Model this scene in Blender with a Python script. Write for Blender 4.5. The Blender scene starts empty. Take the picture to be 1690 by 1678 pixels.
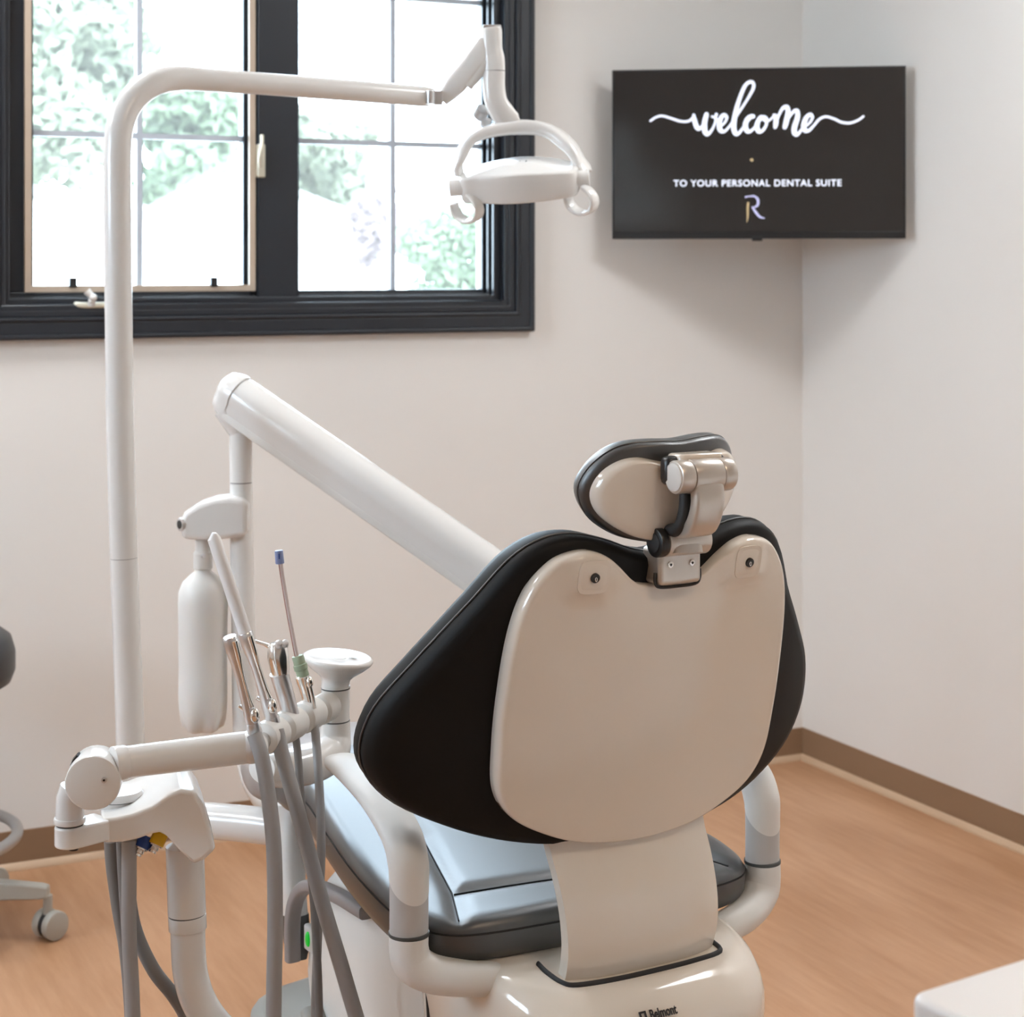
import bpy, math, random
from math import sin, cos, pi, radians, sqrt, exp
from mathutils import Vector as V, Matrix
random.seed(7)
C = bpy.context.scene
COL = C.collection

# ---------------------------------------------------------------- camera, sky, sun, exposure
FPX = 3018.0; HZ = 436.0; CX = 845.0; EYE = 1.45
YAW = radians(25.6)
F = V((sin(YAW), cos(YAW), 0)); R = V((cos(YAW), -sin(YAW), 0)); UP = V((0, 0, 1))
cam = bpy.data.cameras.new('camera'); camo = bpy.data.objects.new('camera', cam); COL.objects.link(camo)
cam.sensor_fit = 'HORIZONTAL'; cam.sensor_width = 36; cam.lens = FPX/1690*36
cam.shift_y = -(839-HZ)/1690; cam.clip_end = 400; cam.clip_start = .05
camo.location = (0, 0, EYE); camo.rotation_euler = (pi/2, 0, -YAW)
cam.dof.use_dof = True; cam.dof.focus_distance = 2.4; cam.dof.aperture_fstop = 9
C.camera = camo

w = bpy.data.worlds.new('sky'); C.world = w; w.use_nodes = True
bg = w.node_tree.nodes['Background']; bg.inputs[0].default_value = (.69, .84, 1, 1); bg.inputs[1].default_value = 20.0
sl = bpy.data.lights.new('sun', 'SUN'); sl.energy = 5; sl.angle = .02; sl.color = (1, .97, .92)
so = bpy.data.objects.new('sun', sl); COL.objects.link(so); so.rotation_euler = (radians(42), 0, radians(25))
C.view_settings.view_transform = 'Standard'; C.view_settings.look = 'None'
C.view_settings.exposure = 0.0; C.view_settings.gamma = 1; C.view_settings.use_curve_mapping = False
PANEL_POWER = 19.0          # watts of each ceiling light panel
PANEL_COLOR = (.95, .98, 1)
REAR_FILL_COLOR = (1, .79, .58)   # unseen warm fill lamp, added to brighten the chair back and counter

# ---------------------------------------------------------------- helpers
def P(px, py, D):           # a point seen at px,py standing D metres in front of the eye
    return R*((px-CX)/FPX*D) + F*D + V((0, 0, EYE-(py-HZ)/FPX*D))
def CP(X, D, h): return R*X + F*D + V((0, 0, h))
WM = {}
def basis(o): return WM.get(o, Matrix.Identity(4))

class MB:
    def __init__(s): s.v = []; s.f = []
    def add(s, vs, fs):
        n = len(s.v); s.v += [V(p) for p in vs]; s.f += [tuple(i+n for i in f) for f in fs]; return s
    def box(s, a, b):
        x0, y0, z0 = a; x1, y1, z1 = b
        return s.add([(x0,y0,z0),(x1,y0,z0),(x1,y1,z0),(x0,y1,z0),(x0,y0,z1),(x1,y0,z1),(x1,y1,z1),(x0,y1,z1)],
                     [(0,3,2,1),(4,5,6,7),(0,1,5,4),(1,2,6,5),(2,3,7,6),(3,0,4,7)])
    def sweep(s, path, ra, rb=None, side=None, n=20, cap=True, power=1.0):
        path = [V(p) for p in path]; m = len(path)
        if not isinstance(ra, (list, tuple)): ra = [ra]*m
        if rb is None: rb = ra
        if not isinstance(rb, (list, tuple)): rb = [rb]*m
        rings = []; prev = None
        for i, p in enumerate(path):
            t = (path[min(i+1, m-1)]-path[max(i-1, 0)])
            t = t.normalized() if t.length > 1e-9 else V((0,0,1))
            if side is not None: x = V(side) - t*V(side).dot(t)
            elif prev is None:
                x = t.cross(V((0,0,1)) if abs(t.z) < .9 else V((0,1,0)))
            else: x = prev - t*prev.dot(t)
            x = x.normalized(); y = t.cross(x); prev = x
            ring = []
            for k in range(n):
                a = 2*pi*k/n; ca, sa = cos(a), sin(a)
                if power != 1.0:
                    ca = math.copysign(abs(ca)**power, ca); sa = math.copysign(abs(sa)**power, sa)
                ring.append(p + x*(ca*ra[i]) + y*(sa*rb[i]))
            rings.append(ring)
        return s.loft(rings, cap)
    def loft(s, rings, cap=True):
        n = len(rings[0]); vs = [p for r in rings for p in r]; fs = []
        for i in range(len(rings)-1):
            for k in range(n):
                k2 = (k+1) % n
                fs.append((i*n+k, i*n+k2, (i+1)*n+k2, (i+1)*n+k))
        if cap:
            fs.append(tuple(range(n-1, -1, -1))); fs.append(tuple((len(rings)-1)*n+k for k in range(n)))
        return s.add(vs, fs)
    def cyl(s, a, b, r, r2=None, n=28, bev=0.0):
        a = V(a); b = V(b); r2 = r if r2 is None else r2; L = (b-a).length; t = (b-a)/L
        if bev <= 0: return s.sweep([a, b], [r, r2], n=n)
        k = bev
        pts = [a, a+t*k*.3, a+t*k, b-t*k, b-t*k*.3, b]
        return s.sweep(pts, [r-k, r-k*.3, r, r2, r2-k*.3, r2-k], n=n)
    def lathe(s, base, axis, prof, n=36):      # prof: (distance along the axis, radius)
        base = V(base); t = V(axis).normalized()
        x = t.cross(V((0,0,1)) if abs(t.z) < .9 else V((0,1,0))).normalized(); y = t.cross(x)
        rings = [[base+t*d + x*(cos(2*pi*k/n)*max(r,1e-4)) + y*(sin(2*pi*k/n)*max(r,1e-4)) for k in range(n)] for d, r in prof]
        return s.loft(rings)
    def ball(s, c, r, n=20, sc=(1,1,1)):
        c = V(c); rings = []
        for i in range(1, 12):
            a = pi*i/12
            rings.append([c+V((cos(2*pi*k/n)*sin(a)*r*sc[0], sin(2*pi*k/n)*sin(a)*r*sc[1], -cos(a)*r*sc[2])) for k in range(n)])
        return s.loft(rings)
    def prism(s, poly, d):                     # poly: 3D points in a plane, d: extrusion vector
        d = V(d); n = len(poly); a = [V(p) for p in poly]
        return s.add(a+[p+d for p in a], [tuple(range(n-1,-1,-1)), tuple(range(n, 2*n))] + [(k,(k+1)%n,n+(k+1)%n,n+k) for k in range(n)])
    def frame(s, x0, x1, z0, z1, wd, y0, y1):  # rectangular frame of width wd, mitred, in a y slab
        o = [(x0,z0),(x1,z0),(x1,z1),(x0,z1)]; i = [(x0+wd,z0+wd),(x1-wd,z0+wd),(x1-wd,z1-wd),(x0+wd,z1-wd)]
        vs = [(x,y0,z) for x,z in o]+[(x,y0,z) for x,z in i]+[(x,y1,z) for x,z in o]+[(x,y1,z) for x,z in i]
        fs = []
        for k in range(4):
            j = (k+1) % 4
            fs += [(k,j,4+j,4+k),(8+k,12+k,12+j,8+j),(k,8+k,8+j,j),(4+k,4+j,12+j,12+k)]
        return s.add(vs, fs)

def build(name, mb, mat, parent=None, T=None, bevel=0, seg=3, sub=0, smooth=True, angle=40):
    vs = mb.v if T is None else [T@p for p in mb.v]
    if parent is None:
        xs = [p.x for p in vs]; ys = [p.y for p in vs]; zs = [p.z for p in vs]
        M = Matrix.Translation(((min(xs)+max(xs))/2, (min(ys)+max(ys))/2, min(zs)))
    else: M = basis(parent)
    inv = M.inverted()
    me = bpy.data.meshes.new(name); me.from_pydata([inv@p for p in vs], [], mb.f); me.validate()
    o = bpy.data.objects.new(name, me); COL.objects.link(o)
    import bmesh
    b = bmesh.new(); b.from_mesh(me); bmesh.ops.recalc_face_normals(b, faces=b.faces); b.to_mesh(me); b.free()
    if smooth:
        for p in me.polygons: p.use_smooth = True
        me.set_sharp_from_angle(angle=radians(angle))
    me.materials.append(mat)
    if parent is None: o.matrix_world = M
    else: o.parent = parent
    WM[o] = M
    if bevel:
        d = o.modifiers.new('bevel', 'BEVEL'); d.width = bevel; d.segments = seg; d.limit_method = 'ANGLE'; d.angle_limit = radians(35)
    if sub:
        d = o.modifiers.new('sub', 'SUBSURF'); d.levels = sub; d.render_levels = sub
    return o
def tag(o, label=None, cat=None, group=None, kind=None):
    if label: o['label'] = label
    if cat: o['category'] = cat
    if group: o['group'] = group
    if kind: o['kind'] = kind
    return o
def thing(name, label, cat, M, group=None):
    if not isinstance(M, Matrix): M = Matrix.Translation(M)
    o = bpy.data.objects.new(name, None); COL.objects.link(o); o.matrix_world = M; WM[o] = M; o.empty_display_size = .05
    return tag(o, label, cat, group)
def part(o, label): o['label'] = label; return o

def spline(pts, k=6, closed=False):
    pts = [V(p) if len(p) == 3 else V((p[0], p[1], 0)) for p in pts]; n = len(pts); out = []
    rng = range(n) if closed else range(n-1)
    for i in rng:
        if closed: a, b, c, d = pts[i-1], pts[i], pts[(i+1)%n], pts[(i+2)%n]
        else:
            b, c = pts[i], pts[i+1]; a = pts[i-1] if i else b*2-c; d = pts[i+2] if i+2 < n else c*2-b
        for j in range(k):
            t = j/k
            out.append(.5*((2*b)+(c-a)*t+(2*a-5*b+4*c-d)*t*t+(3*b-a-3*c+d)*t**3))
    if not closed: out.append(pts[-1])
    return out
def interp(vals, n):
    m = len(vals)-1; out = []
    for i in range(n):
        t = i/(n-1)*m; k = min(int(t), m-1); out.append(vals[k]*(1-(t-k))+vals[k+1]*(t-k))
    return out
def hose(mb, pts, r, k=8, n=14):
    q = spline(pts, k); rr = interp(r, len(q)) if isinstance(r, list) else r
    return mb.sweep(q, rr, n=n)
def mirror(half):           # half outline from the middle of one side to the middle of the other
    return half + [(-x, y) for x, y in half[-2:0:-1]]
def solid(outline, ctr, rings, fn, k=3):   # rings: (scale, offset); fn(x, y, offset) -> 3D
    o = [(p.x, p.y) for p in spline(outline, k, True)]; mb = MB()
    L = [[fn(ctr[0]+(x-ctr[0])*s, ctr[1]+(y-ctr[1])*s, off) for x, y in o] for s, off in rings]
    return mb.loft(L)
def disc_rings(off, s0=.9, steps=7, rev=False):
    r = [(s0*(i+.12)/steps, off) for i in range(steps)]
    return r if not rev else r[::-1]

# ---------------------------------------------------------------- materials
def mat(name, col, rough=.5, metal=0, spec=.5, coat=0, noise=None, bump=None, emit=None, trans=0, sss=0):
    m = bpy.data.materials.new(name); m.use_nodes = True; nt = m.node_tree; b = nt.nodes['Principled BSDF']
    b.inputs['Base Color'].default_value = (*col, 1); b.inputs['Roughness'].default_value = rough
    b.inputs['Metallic'].default_value = metal; b.inputs['Specular IOR Level'].default_value = spec
    b.inputs['Coat Weight'].default_value = coat; b.inputs['Coat Roughness'].default_value = .06
    b.inputs['Transmission Weight'].default_value = trans
    if sss:
        b.inputs['Subsurface Weight'].default_value = sss; b.inputs['Subsurface Radius'].default_value = (.03,.025,.02)
    if emit:
        b.inputs['Emission Color'].default_value = (*emit[0], 1); b.inputs['Emission Strength'].default_value = emit[1]
    tc = nt.nodes.new('ShaderNodeTexCoord')
    if noise:               # (scale, amount, detail, stretch)
        mp = nt.nodes.new('ShaderNodeMapping'); mp.inputs['Scale'].default_value = noise[3] if len(noise) > 3 else (1,1,1)
        n = nt.nodes.new('ShaderNodeTexNoise'); n.inputs['Scale'].default_value = noise[0]; n.inputs['Detail'].default_value = noise[2]
        r = nt.nodes.new('ShaderNodeMapRange'); r.inputs['To Min'].default_value = 1-noise[1]; r.inputs['To Max'].default_value = 1+noise[1]
        mx = nt.nodes.new('ShaderNodeVectorMath'); mx.operation = 'SCALE'; mx.inputs[0].default_value = col
        nt.links.new(tc.outputs['Object'], mp.inputs[0]); nt.links.new(mp.outputs[0], n.inputs['Vector'])
        nt.links.new(n.outputs['Fac'], r.inputs[0]); nt.links.new(r.outputs[0], mx.inputs['Scale']); nt.links.new(mx.outputs[0], b.inputs['Base Color'])
    if bump:                # (scale, strength, distance)
        n = nt.nodes.new('ShaderNodeTexNoise'); n.inputs['Scale'].default_value = bump[0]; n.inputs['Detail'].default_value = 3
        bp = nt.nodes.new('ShaderNodeBump'); bp.inputs['Strength'].default_value = bump[1]; bp.inputs['Distance'].default_value = bump[2]
        nt.links.new(tc.outputs['Object'], n.inputs['Vector']); nt.links.new(n.outputs['Fac'], bp.inputs['Height']); nt.links.new(bp.outputs[0], b.inputs['Normal'])
    return m
M_wall = mat('wall_paint', (.80, .773, .742), .65, noise=(3, .015, 2), bump=(220, .12, .001), spec=.3)
M_ceil = mat('ceiling_paint', (.82, .80, .77), .9)
M_white = mat('white_plastic', (.80, .785, .765), .22, coat=.3, noise=(2, .01, 2))
M_shell = mat('shell_plastic', (.77, .69, .60), .13, coat=.5, noise=(2, .01, 2))
M_satin = mat('satin_white_plastic', (.74, .72, .69), .42, noise=(3, .01, 2))
M_grey = mat('pale_grey_plastic', (.50, .485, .475), .38, noise=(3, .015, 2))
M_plate = mat('grey_base_plastic', (.36, .37, .35), .5, noise=(5, .03, 3))
M_dgrey = mat('dark_grey_plastic', (.06, .065, .065), .45, noise=(5, .03, 2))
M_band = mat('mid_grey_plastic', (.27, .25, .25), .45, noise=(5, .03, 2))
M_hose = mat('grey_hose', (.33, .325, .325), .42, noise=(20, .02, 2))
M_hose2 = mat('dark_grey_hose', (.22, .215, .215), .45, noise=(20, .02, 2))
M_vinyl = mat('black_vinyl', (.011, .012, .014), .42, noise=(4, .05, 2), bump=(420, .10, .0006), spec=1.0)
M_vinyl.node_tree.nodes['Principled BSDF'].inputs['Coat Weight'].default_value = .7; M_vinyl.node_tree.nodes['Principled BSDF'].inputs['Coat Roughness'].default_value = .38
M_vinback = mat('black_backrest_vinyl', (.004, .004, .004), .55, noise=(4, .05, 2), bump=(420, .12, .0006), spec=.22)
M_stitch = mat('seam_thread', (.006, .006, .007), .7, noise=(50, .1, 2))
M_toe = mat('taupe_toe_cover', (.30, .255, .235), .4, noise=(8, .08, 4, (1, 6, 1)))
M_chrome = mat('chrome', (.82, .80, .77), .16, 1, noise=(6, .03, 2))
M_steel = mat('brushed_steel', (.70, .70, .71), .30, .85, noise=(40, .05, 2, (1, 1, .1)))
M_silver = mat('silver_painted_metal', (.60, .55, .50), .3, .55, noise=(5, .02, 2))
M_blackp = mat('black_plastic', (.012, .012, .013), .35, noise=(6, .04, 2))
M_rubber = mat('black_rubber', (.015, .015, .016), .6, noise=(6, .04, 2))
M_wood = mat('window_trim_paint', (.013, .016, .022), .36, noise=(6, .04, 2), bump=(90, .015, .0005))
M_munt = mat('muntin_glare_grey', (.46, .50, .56), .5, noise=(9, .03, 2))  # base colour lightened to stand in for backlight glare on the bars
M_tan = mat('screen_frame_tan', (.50, .40, .31), .45, noise=(9, .03, 2))
M_brassy = mat('champagne_metal', (.72, .68, .56), .3, .5, noise=(9, .03, 2))
M_base = mat('cove_base_vinyl', (.27, .165, .095), .5, noise=(4, .04, 3))
M_toebase = mat('cove_toe_vinyl', (.55, .38, .25), .45, noise=(4, .03, 3))
M_bottle = mat('milky_bottle_plastic', (.78, .77, .75), .4, sss=.35, noise=(3, .02, 2))
M_tube = mat('clear_pinkish_tube', (.66, .56, .54), .2, noise=(9, .03, 2))
M_bluecap = mat('blue_cap', (.22, .28, .50), .4, noise=(9, .03, 2))
M_green = mat('sage_green_plastic', (.34, .42, .30), .4, noise=(9, .03, 2))
M_blue = mat('blue_ring', (.01, .05, .25), .3, noise=(9, .03, 2))
M_yellow = mat('yellow_ring', (.75, .48, .01), .3, noise=(9, .03, 2))
M_tip = mat('white_suction_tip', (.88, .88, .89), .45, noise=(9, .01, 2))
M_led = mat('green_led', (.0, .3, .02), .3, emit=((.0, 1, .05), .22))
M_screen = mat('tv_screen', (.018, .016, .015), .16, spec=.6, emit=((.85, .8, .82), .006), noise=(2, .05, 2))
M_glyph = mat('screen_lettering', (.7, .72, .8), .4, emit=((.78, .84, 1), .72))
M_gold = mat('screen_gold_lettering', (.4, .3, .15), .4, emit=((.62, .48, .30), .45))
M_violet = mat('screen_violet_lettering', (.4, .4, .6), .4, emit=((.50, .50, .75), .6))
M_ink = mat('black_print', (.02, .02, .022), .4, noise=(9, .03, 2))
M_counter = mat('white_countertop', (.84, .83, .83), .28, noise=(6, .01, 3))
M_cab = mat('white_cabinet', (.78, .77, .76), .4, noise=(6, .01, 3))
M_stool = mat('stool_vinyl', (.035, .038, .042), .42, noise=(5, .04, 2), bump=(300, .1, .0006))
M_stoolp = mat('stool_beige_plastic', (.40, .385, .345), .45, noise=(5, .03, 2))
M_ring = mat('stool_ring_metal', (.45, .45, .45), .35, .6, noise=(5, .03, 2))
M_diff = mat('light_diffuser', (.9, .9, .9), .5, emit=(PANEL_COLOR, 4.0))
M_diff2 = mat('warm_fill_diffuser', (.9, .9, .9), .5, emit=(REAR_FILL_COLOR, 4.0))
M_alu = mat('light_frame', (.8, .8, .8), .4, noise=(5, .02, 2))
M_leaf = mat('pale_green_foliage', (.155, .172, .115), .8, noise=(.8, .2, 4))
M_leaf2 = mat('fresh_green_foliage', (.115, .155, .088), .8, noise=(1.5, .25, 4))
M_leaf3 = mat('plum_foliage', (.17, .128, .13), .8, noise=(1.2, .2, 4))
M_bark = mat('bark', (.25, .2, .16), .9, noise=(3, .3, 4))
M_siding = mat('house_siding', (.75, .73, .70), .8, noise=(.8, .04, 2))
M_roof = mat('house_roof', (.105, .098, .088), .85, noise=(1.5, .08, 4))
M_ground = mat('outside_ground', (.60, .60, .55), .9, noise=(.2, .1, 3))
M_pane2 = mat('dark_pane', (.35, .33, .36), .2, noise=(3, .05, 2))

def glass_mat():
    m = bpy.data.materials.new('window_glass'); m.use_nodes = True; nt = m.node_tree; nt.nodes.clear()
    o = nt.nodes.new('ShaderNodeOutputMaterial'); mx = nt.nodes.new('ShaderNodeMixShader')
    t = nt.nodes.new('ShaderNodeBsdfTransparent'); g = nt.nodes.new('ShaderNodeBsdfGlossy'); f = nt.nodes.new('ShaderNodeFresnel')
    t.inputs[0].default_value = (.96, .98, .98, 1); g.inputs['Roughness'].default_value = .02; f.inputs[0].default_value = 1.45
    nt.links.new(f.outputs[0], mx.inputs[0]); nt.links.new(t.outputs[0], mx.inputs[1]); nt.links.new(g.outputs[0], mx.inputs[2]); 
    # glare haze put into the pane: a translucent share veils the view
    tl = nt.nodes.new('ShaderNodeBsdfTranslucent'); tl.inputs[0].default_value = (1, .96, .90, 1); m2 = nt.nodes.new('ShaderNodeMixShader'); m2.inputs[0].default_value = .02
    nt.links.new(mx.outputs[0], m2.inputs[1]); nt.links.new(tl.outputs[0], m2.inputs[2]); nt.links.new(m2.outputs[0], o.inputs[0])
    return m
M_glass = glass_mat()
def floor_mat():
    m = bpy.data.materials.new('wood_look_vinyl_floor'); m.use_nodes = True; nt = m.node_tree; b = nt.nodes['Principled BSDF']
    tc = nt.nodes.new('ShaderNodeTexCoord'); mp = nt.nodes.new('ShaderNodeMapping'); mp.inputs['Scale'].default_value = (22, 2.2, 1)
    n = nt.nodes.new('ShaderNodeTexNoise'); n.inputs['Scale'].default_value = 2.2; n.inputs['Detail'].default_value = 7; n.inputs['Roughness'].default_value = .6
    mp2 = nt.nodes.new('ShaderNodeMapping'); mp2.inputs['Scale'].default_value = (3.2, .9, 1)
    n2 = nt.nodes.new('ShaderNodeTexNoise'); n2.inputs['Scale'].default_value = 1.4; n2.inputs['Detail'].default_value = 2
    add = nt.nodes.new('ShaderNodeMath'); add.operation = 'MULTIPLY_ADD'; add.inputs[1].default_value = .55
    cr = nt.nodes.new('ShaderNodeValToRGB'); e = cr.color_ramp.elements
    e[0].position = .46; e[0].color = (.375, .183, .086, 1); e[1].position = .98; e[1].color = (.57, .325, .188, 1)
    L = nt.links.new
    L(tc.outputs['Object'], mp.inputs[0]); L(tc.outputs['Object'], mp2.inputs[0]); L(mp.outputs[0], n.inputs['Vector']); L(mp2.outputs[0], n2.inputs['Vector'])
    L(n.outputs['Fac'], add.inputs[0]); L(n2.outputs['Fac'], add.inputs[2]); L(add.outputs[0], cr.inputs[0]); L(cr.outputs[0], b.inputs['Base Color'])
    b.inputs['Roughness'].default_value = .42; b.inputs['Specular IOR Level'].default_value = .35
    bp = nt.nodes.new('ShaderNodeBump'); bp.inputs['Strength'].default_value = .08; bp.inputs['Distance'].default_value = .001
    L(n.outputs['Fac'], bp.inputs['Height']); L(bp.outputs[0], b.inputs['Normal'])
    return m
M_floor = floor_mat()

# ---------------------------------------------------------------- room shell
XR = 3.086; YB = 4.468; XL = -2.6; YF = -1.9; ZC = 2.80
def struct(o): o['kind'] = 'structure'; return o
def xw(px, y):
    r = (px-CX)/FPX
    return y*(sin(YAW)+cos(YAW)*r)/(cos(YAW)-sin(YAW)*r)
struct(build('floor', MB().box((XL-.1, YF-.1, -.1), (XR+.1, YB+.25, 0)), M_floor, smooth=False))
struct(build('ceiling', MB().box((XL-.1, YF-.1, ZC), (XR+.1, YB+.25, ZC+.1)), M_ceil, smooth=False))
struct(build('wall_right', MB().box((XR, YF-.1, 0), (XR+.1, YB, ZC)), M_wall, smooth=False))
struct(build('wall_front', MB().box((XL, YF-.1, 0), (XR, YF, ZC)), M_wall, smooth=False))
W2 = (2.1, 3.6, 1.5, 2.6)                     # second window, in the left wall (y0, y1, z0, z1)
mb = MB().box((XL-.1, YF-.1, 0), (XL, W2[0], ZC)); mb.box((XL-.1, W2[1], 0), (XL, YB, ZC)); mb.box((XL-.1, W2[0], 0), (XL, W2[1], W2[2])); mb.box((XL-.1, W2[0], W2[3]), (XL, W2[1], ZC))
struct(build('wall_left', mb, M_wall, smooth=False))
w2 = struct(thing('window_2', None, None, V((XL, 2.85, 1.5))))
RZ = Matrix(((0,-1,0,XL-.02),(1,0,0,0),(0,0,1,0),(0,0,0,1)))
build('window_frame', MB().frame(W2[0], W2[1], W2[2], W2[3], .06, -.04, .06), M_wood, w2, T=RZ, smooth=False)
build('mullion', MB().box((2.81, -.03, W2[2]), (2.89, .04, W2[3])), M_wood, w2, T=RZ, smooth=False)
build('glass_pane', MB().box((W2[0]+.05, .0, W2[2]+.05), (W2[1]-.05, .006, W2[3]-.05)), M_glass, w2, T=RZ, smooth=False)
# back wall with the window opening
CASE = .072
WXR = xw(882, YB-.02); ZB = 1.268
GY = YB+.10                                   # plane of the glass
gL0, gL1 = xw(52, GY), xw(397, GY); gR0, gR1 = xw(489, GY), xw(796, GY)
WXL = xw(-52, YB); ZT = 2.655
ox0, ox1, oz0, oz1 = WXL+CASE, WXR-CASE, ZB+CASE, ZT-CASE
mb = MB()
mb.box((XL-.1, YB, 0), (ox0, YB+.2, ZC)); mb.box((ox1, YB, 0), (XR+.1, YB+.2, ZC))
mb.box((ox0, YB, 0), (ox1, YB+.2, oz0)); mb.box((ox0, YB, oz1), (ox1, YB+.2, ZC))
struct(build('wall_back', mb, M_wall, smooth=False))

win = struct(thing('window_1', None, None, V(((ox0+ox1)/2, YB, oz0))))
win['label'] = 'black framed double casement window in the wall behind the dental chair'
def fsteps(steps):
    mb = MB()
    for a in steps: mb.frame(*a)
    return mb
# picture-frame casing, stepped in section
cs = []
for ins, wd, pr in ((0, .013, .027), (.010, .034, .021), (.042, .012, .024), (.052, .020, .013)):
    cs.append((WXL+ins, WXR-ins, ZB+ins, ZT-ins, wd, YB-pr, YB))
build('casing', fsteps(cs), M_wood, win, bevel=.005, seg=4)
# stepped jamb lining of the opening
js = []
for k, (ins, y0, y1) in enumerate(((.0, -.01, .020), (.010, .018, .032), (.0, .030, .046), (.012, .044, .058), (.002, .056, .072), (.015, .070, .084), (.004, .082, .15))):
    js.append((ox0+ins*.5, ox1-ins, oz0+ins*.5, oz1-ins*.5, .012+max(ins, 0), YB+y0, YB+y1))
build('jamb_lining', fsteps(js), M_wood, win, bevel=.0025, seg=2)
gz0, gz1 = 1.382, 2.545
def sash(a0, a1, name, oL, oR, oB, zt):
    mb = MB()
    y0, y1 = GY-.025, GY+.02
    mb.box((oL, y0, oB), (oR, y1, gz0)); mb.box((oL, y0, gz1), (oR, y1, zt)); mb.box((oL, y0, gz0-.001), (a0, y1, gz1+.001)); mb.box((a1, y0, gz0-.001), (oR, y1, gz1+.001))
    s = build(name, mb, M_wood, win, bevel=.003, seg=2)
    g = MB().box((a0-.004, GY-.003, gz0-.004), (a1+.004, GY+.003, gz1+.004))
    build('glass_pane', g, M_glass, s, smooth=False)
    cx = (a0+a1)/2; mw = .0072
    build('muntin', MB().box((cx-mw, GY-.012, gz0), (cx+mw, GY+.012, gz1)), M_munt, s, smooth=False)
    for z in (1.773, 2.166): build('muntin', MB().box((a0, GY-.0115, z-mw), (a1, GY+.0115, z+mw)), M_munt, s, smooth=False)
    return s
xm0, xm1 = xw(425, YB+.04), xw(489, YB+.055)
sash(gL0, gL1, 'left_sash', ox0+.012, xm0+.012, oz0+.012, oz1-.012)
sash(gR0, gR1, 'right_sash', xm1-.03, ox1-.008, oz0+.012, oz1-.012)
mb = MB().box((xm0, YB+.035, oz0+.006), (xm1, YB+.15, oz1-.006)); mb.box((xm0-.012, YB+.058, oz0+.006), (xm0+.001, YB+.15, oz1-.006))
build('mullion', mb, M_wood, win, bevel=.004, seg=2)
build('sill_board', MB().box((ox0, YB-.012, oz0-.006), (ox1, YB+.10, oz0+.013)), M_wood, win, bevel=.004, seg=2)
sy = YB+.045
sx0, sx1 = xw(40, sy), xw(421, sy); sz0 = EYE-(482-HZ)/FPX*(4.52)
build('screen_frame', MB().frame(sx0, sx1, sz0, 2.56, .0165, sy-.006, sy+.006), M_tan, win, bevel=.0015, seg=2)
for px in (118, 350):
    x = xw(px, sy+.01); build('screen_clip', MB().box((x-.009, sy-.012, sz0+.012), (x+.009, sy+.01, sz0+.036)), M_blackp, win, bevel=.002)
# crank operator
x = xw(150, YB+.0); z = EYE-(503-HZ)/FPX*4.45
mb = MB().sweep(spline([(x-.042, YB+.0, z), (x-.02, YB-.004, z-.002), (x+.03, YB-.004, z-.002), (x+.055, YB+.0, z)], 4), [.006]+[.011]*11+[.006], [.006]+[.009]*11+[.006], side=(0,1,0), n=16)
cr = build('crank_operator', mb, M_brassy, win)
mb = MB().cyl((x-.002, YB-.012, z), (x-.002, YB-.02, z+.012), .009, n=16); mb.ball((x+.0, YB-.024, z+.018), .0095); mb.sweep([(x, YB-.022, z+.018), (x-.014, YB-.018, z+.034)], [.007, .010], n=14)
part(build('crank_handle', mb, M_white, cr), 'folded white crank knob')
# sash lock on the mullion
x = xw(429, YB+.03); z = EYE-(255-HZ)/FPX*4.62
lk = build('sash_lock', MB().box((x-.008, YB+.02, z-.055), (x+.012, YB+.045, z+.03)), M_brassy, win, bevel=.003)
build('lock_lever', MB().sweep(spline([(x-.004, YB+.014, z-.03), (x-.008, YB+.004, z), (x-.002, YB+.008, z+.03), (x, YB+.014, z+.052)], 5), .0055, n=10), M_brassy, lk)

# cove baseboards: flat band + bottom toe strip (one profile swept along each wall)
def cove(name, a, b, nrm):
    a = V(a); b = V(b); nrm = V(nrm)
    prof = [(0,0),(.004,0),(.004,.017),(.0045,.03),(.003,.092),(0,.093)]
    t = (b-a)
    o = struct(build(name, MB().prism([a+nrm*p+UP*q for p, q in prof], t), M_base, smooth=False))
    prof = [(.003,0),(.016,0),(.0155,.005),(.010,.012),(.0055,.0165),(.003,.018)]
    build('toe_strip', MB().prism([a+nrm*p+UP*q for p, q in prof], t), M_toebase, o, angle=60)
cove('baseboard_back', (XL, YB, 0), (XR, YB, 0), (0,-1,0))
cove('baseboard_right', (XR, YF, 0), (XR, YB, 0), (-1,0,0))
cove('baseboard_left', (XL, YF, 0), (XL, YB, 0), (1,0,0))
cove('baseboard_front', (XL, YF, 0), (XR, YF, 0), (0,1,0))

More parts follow.
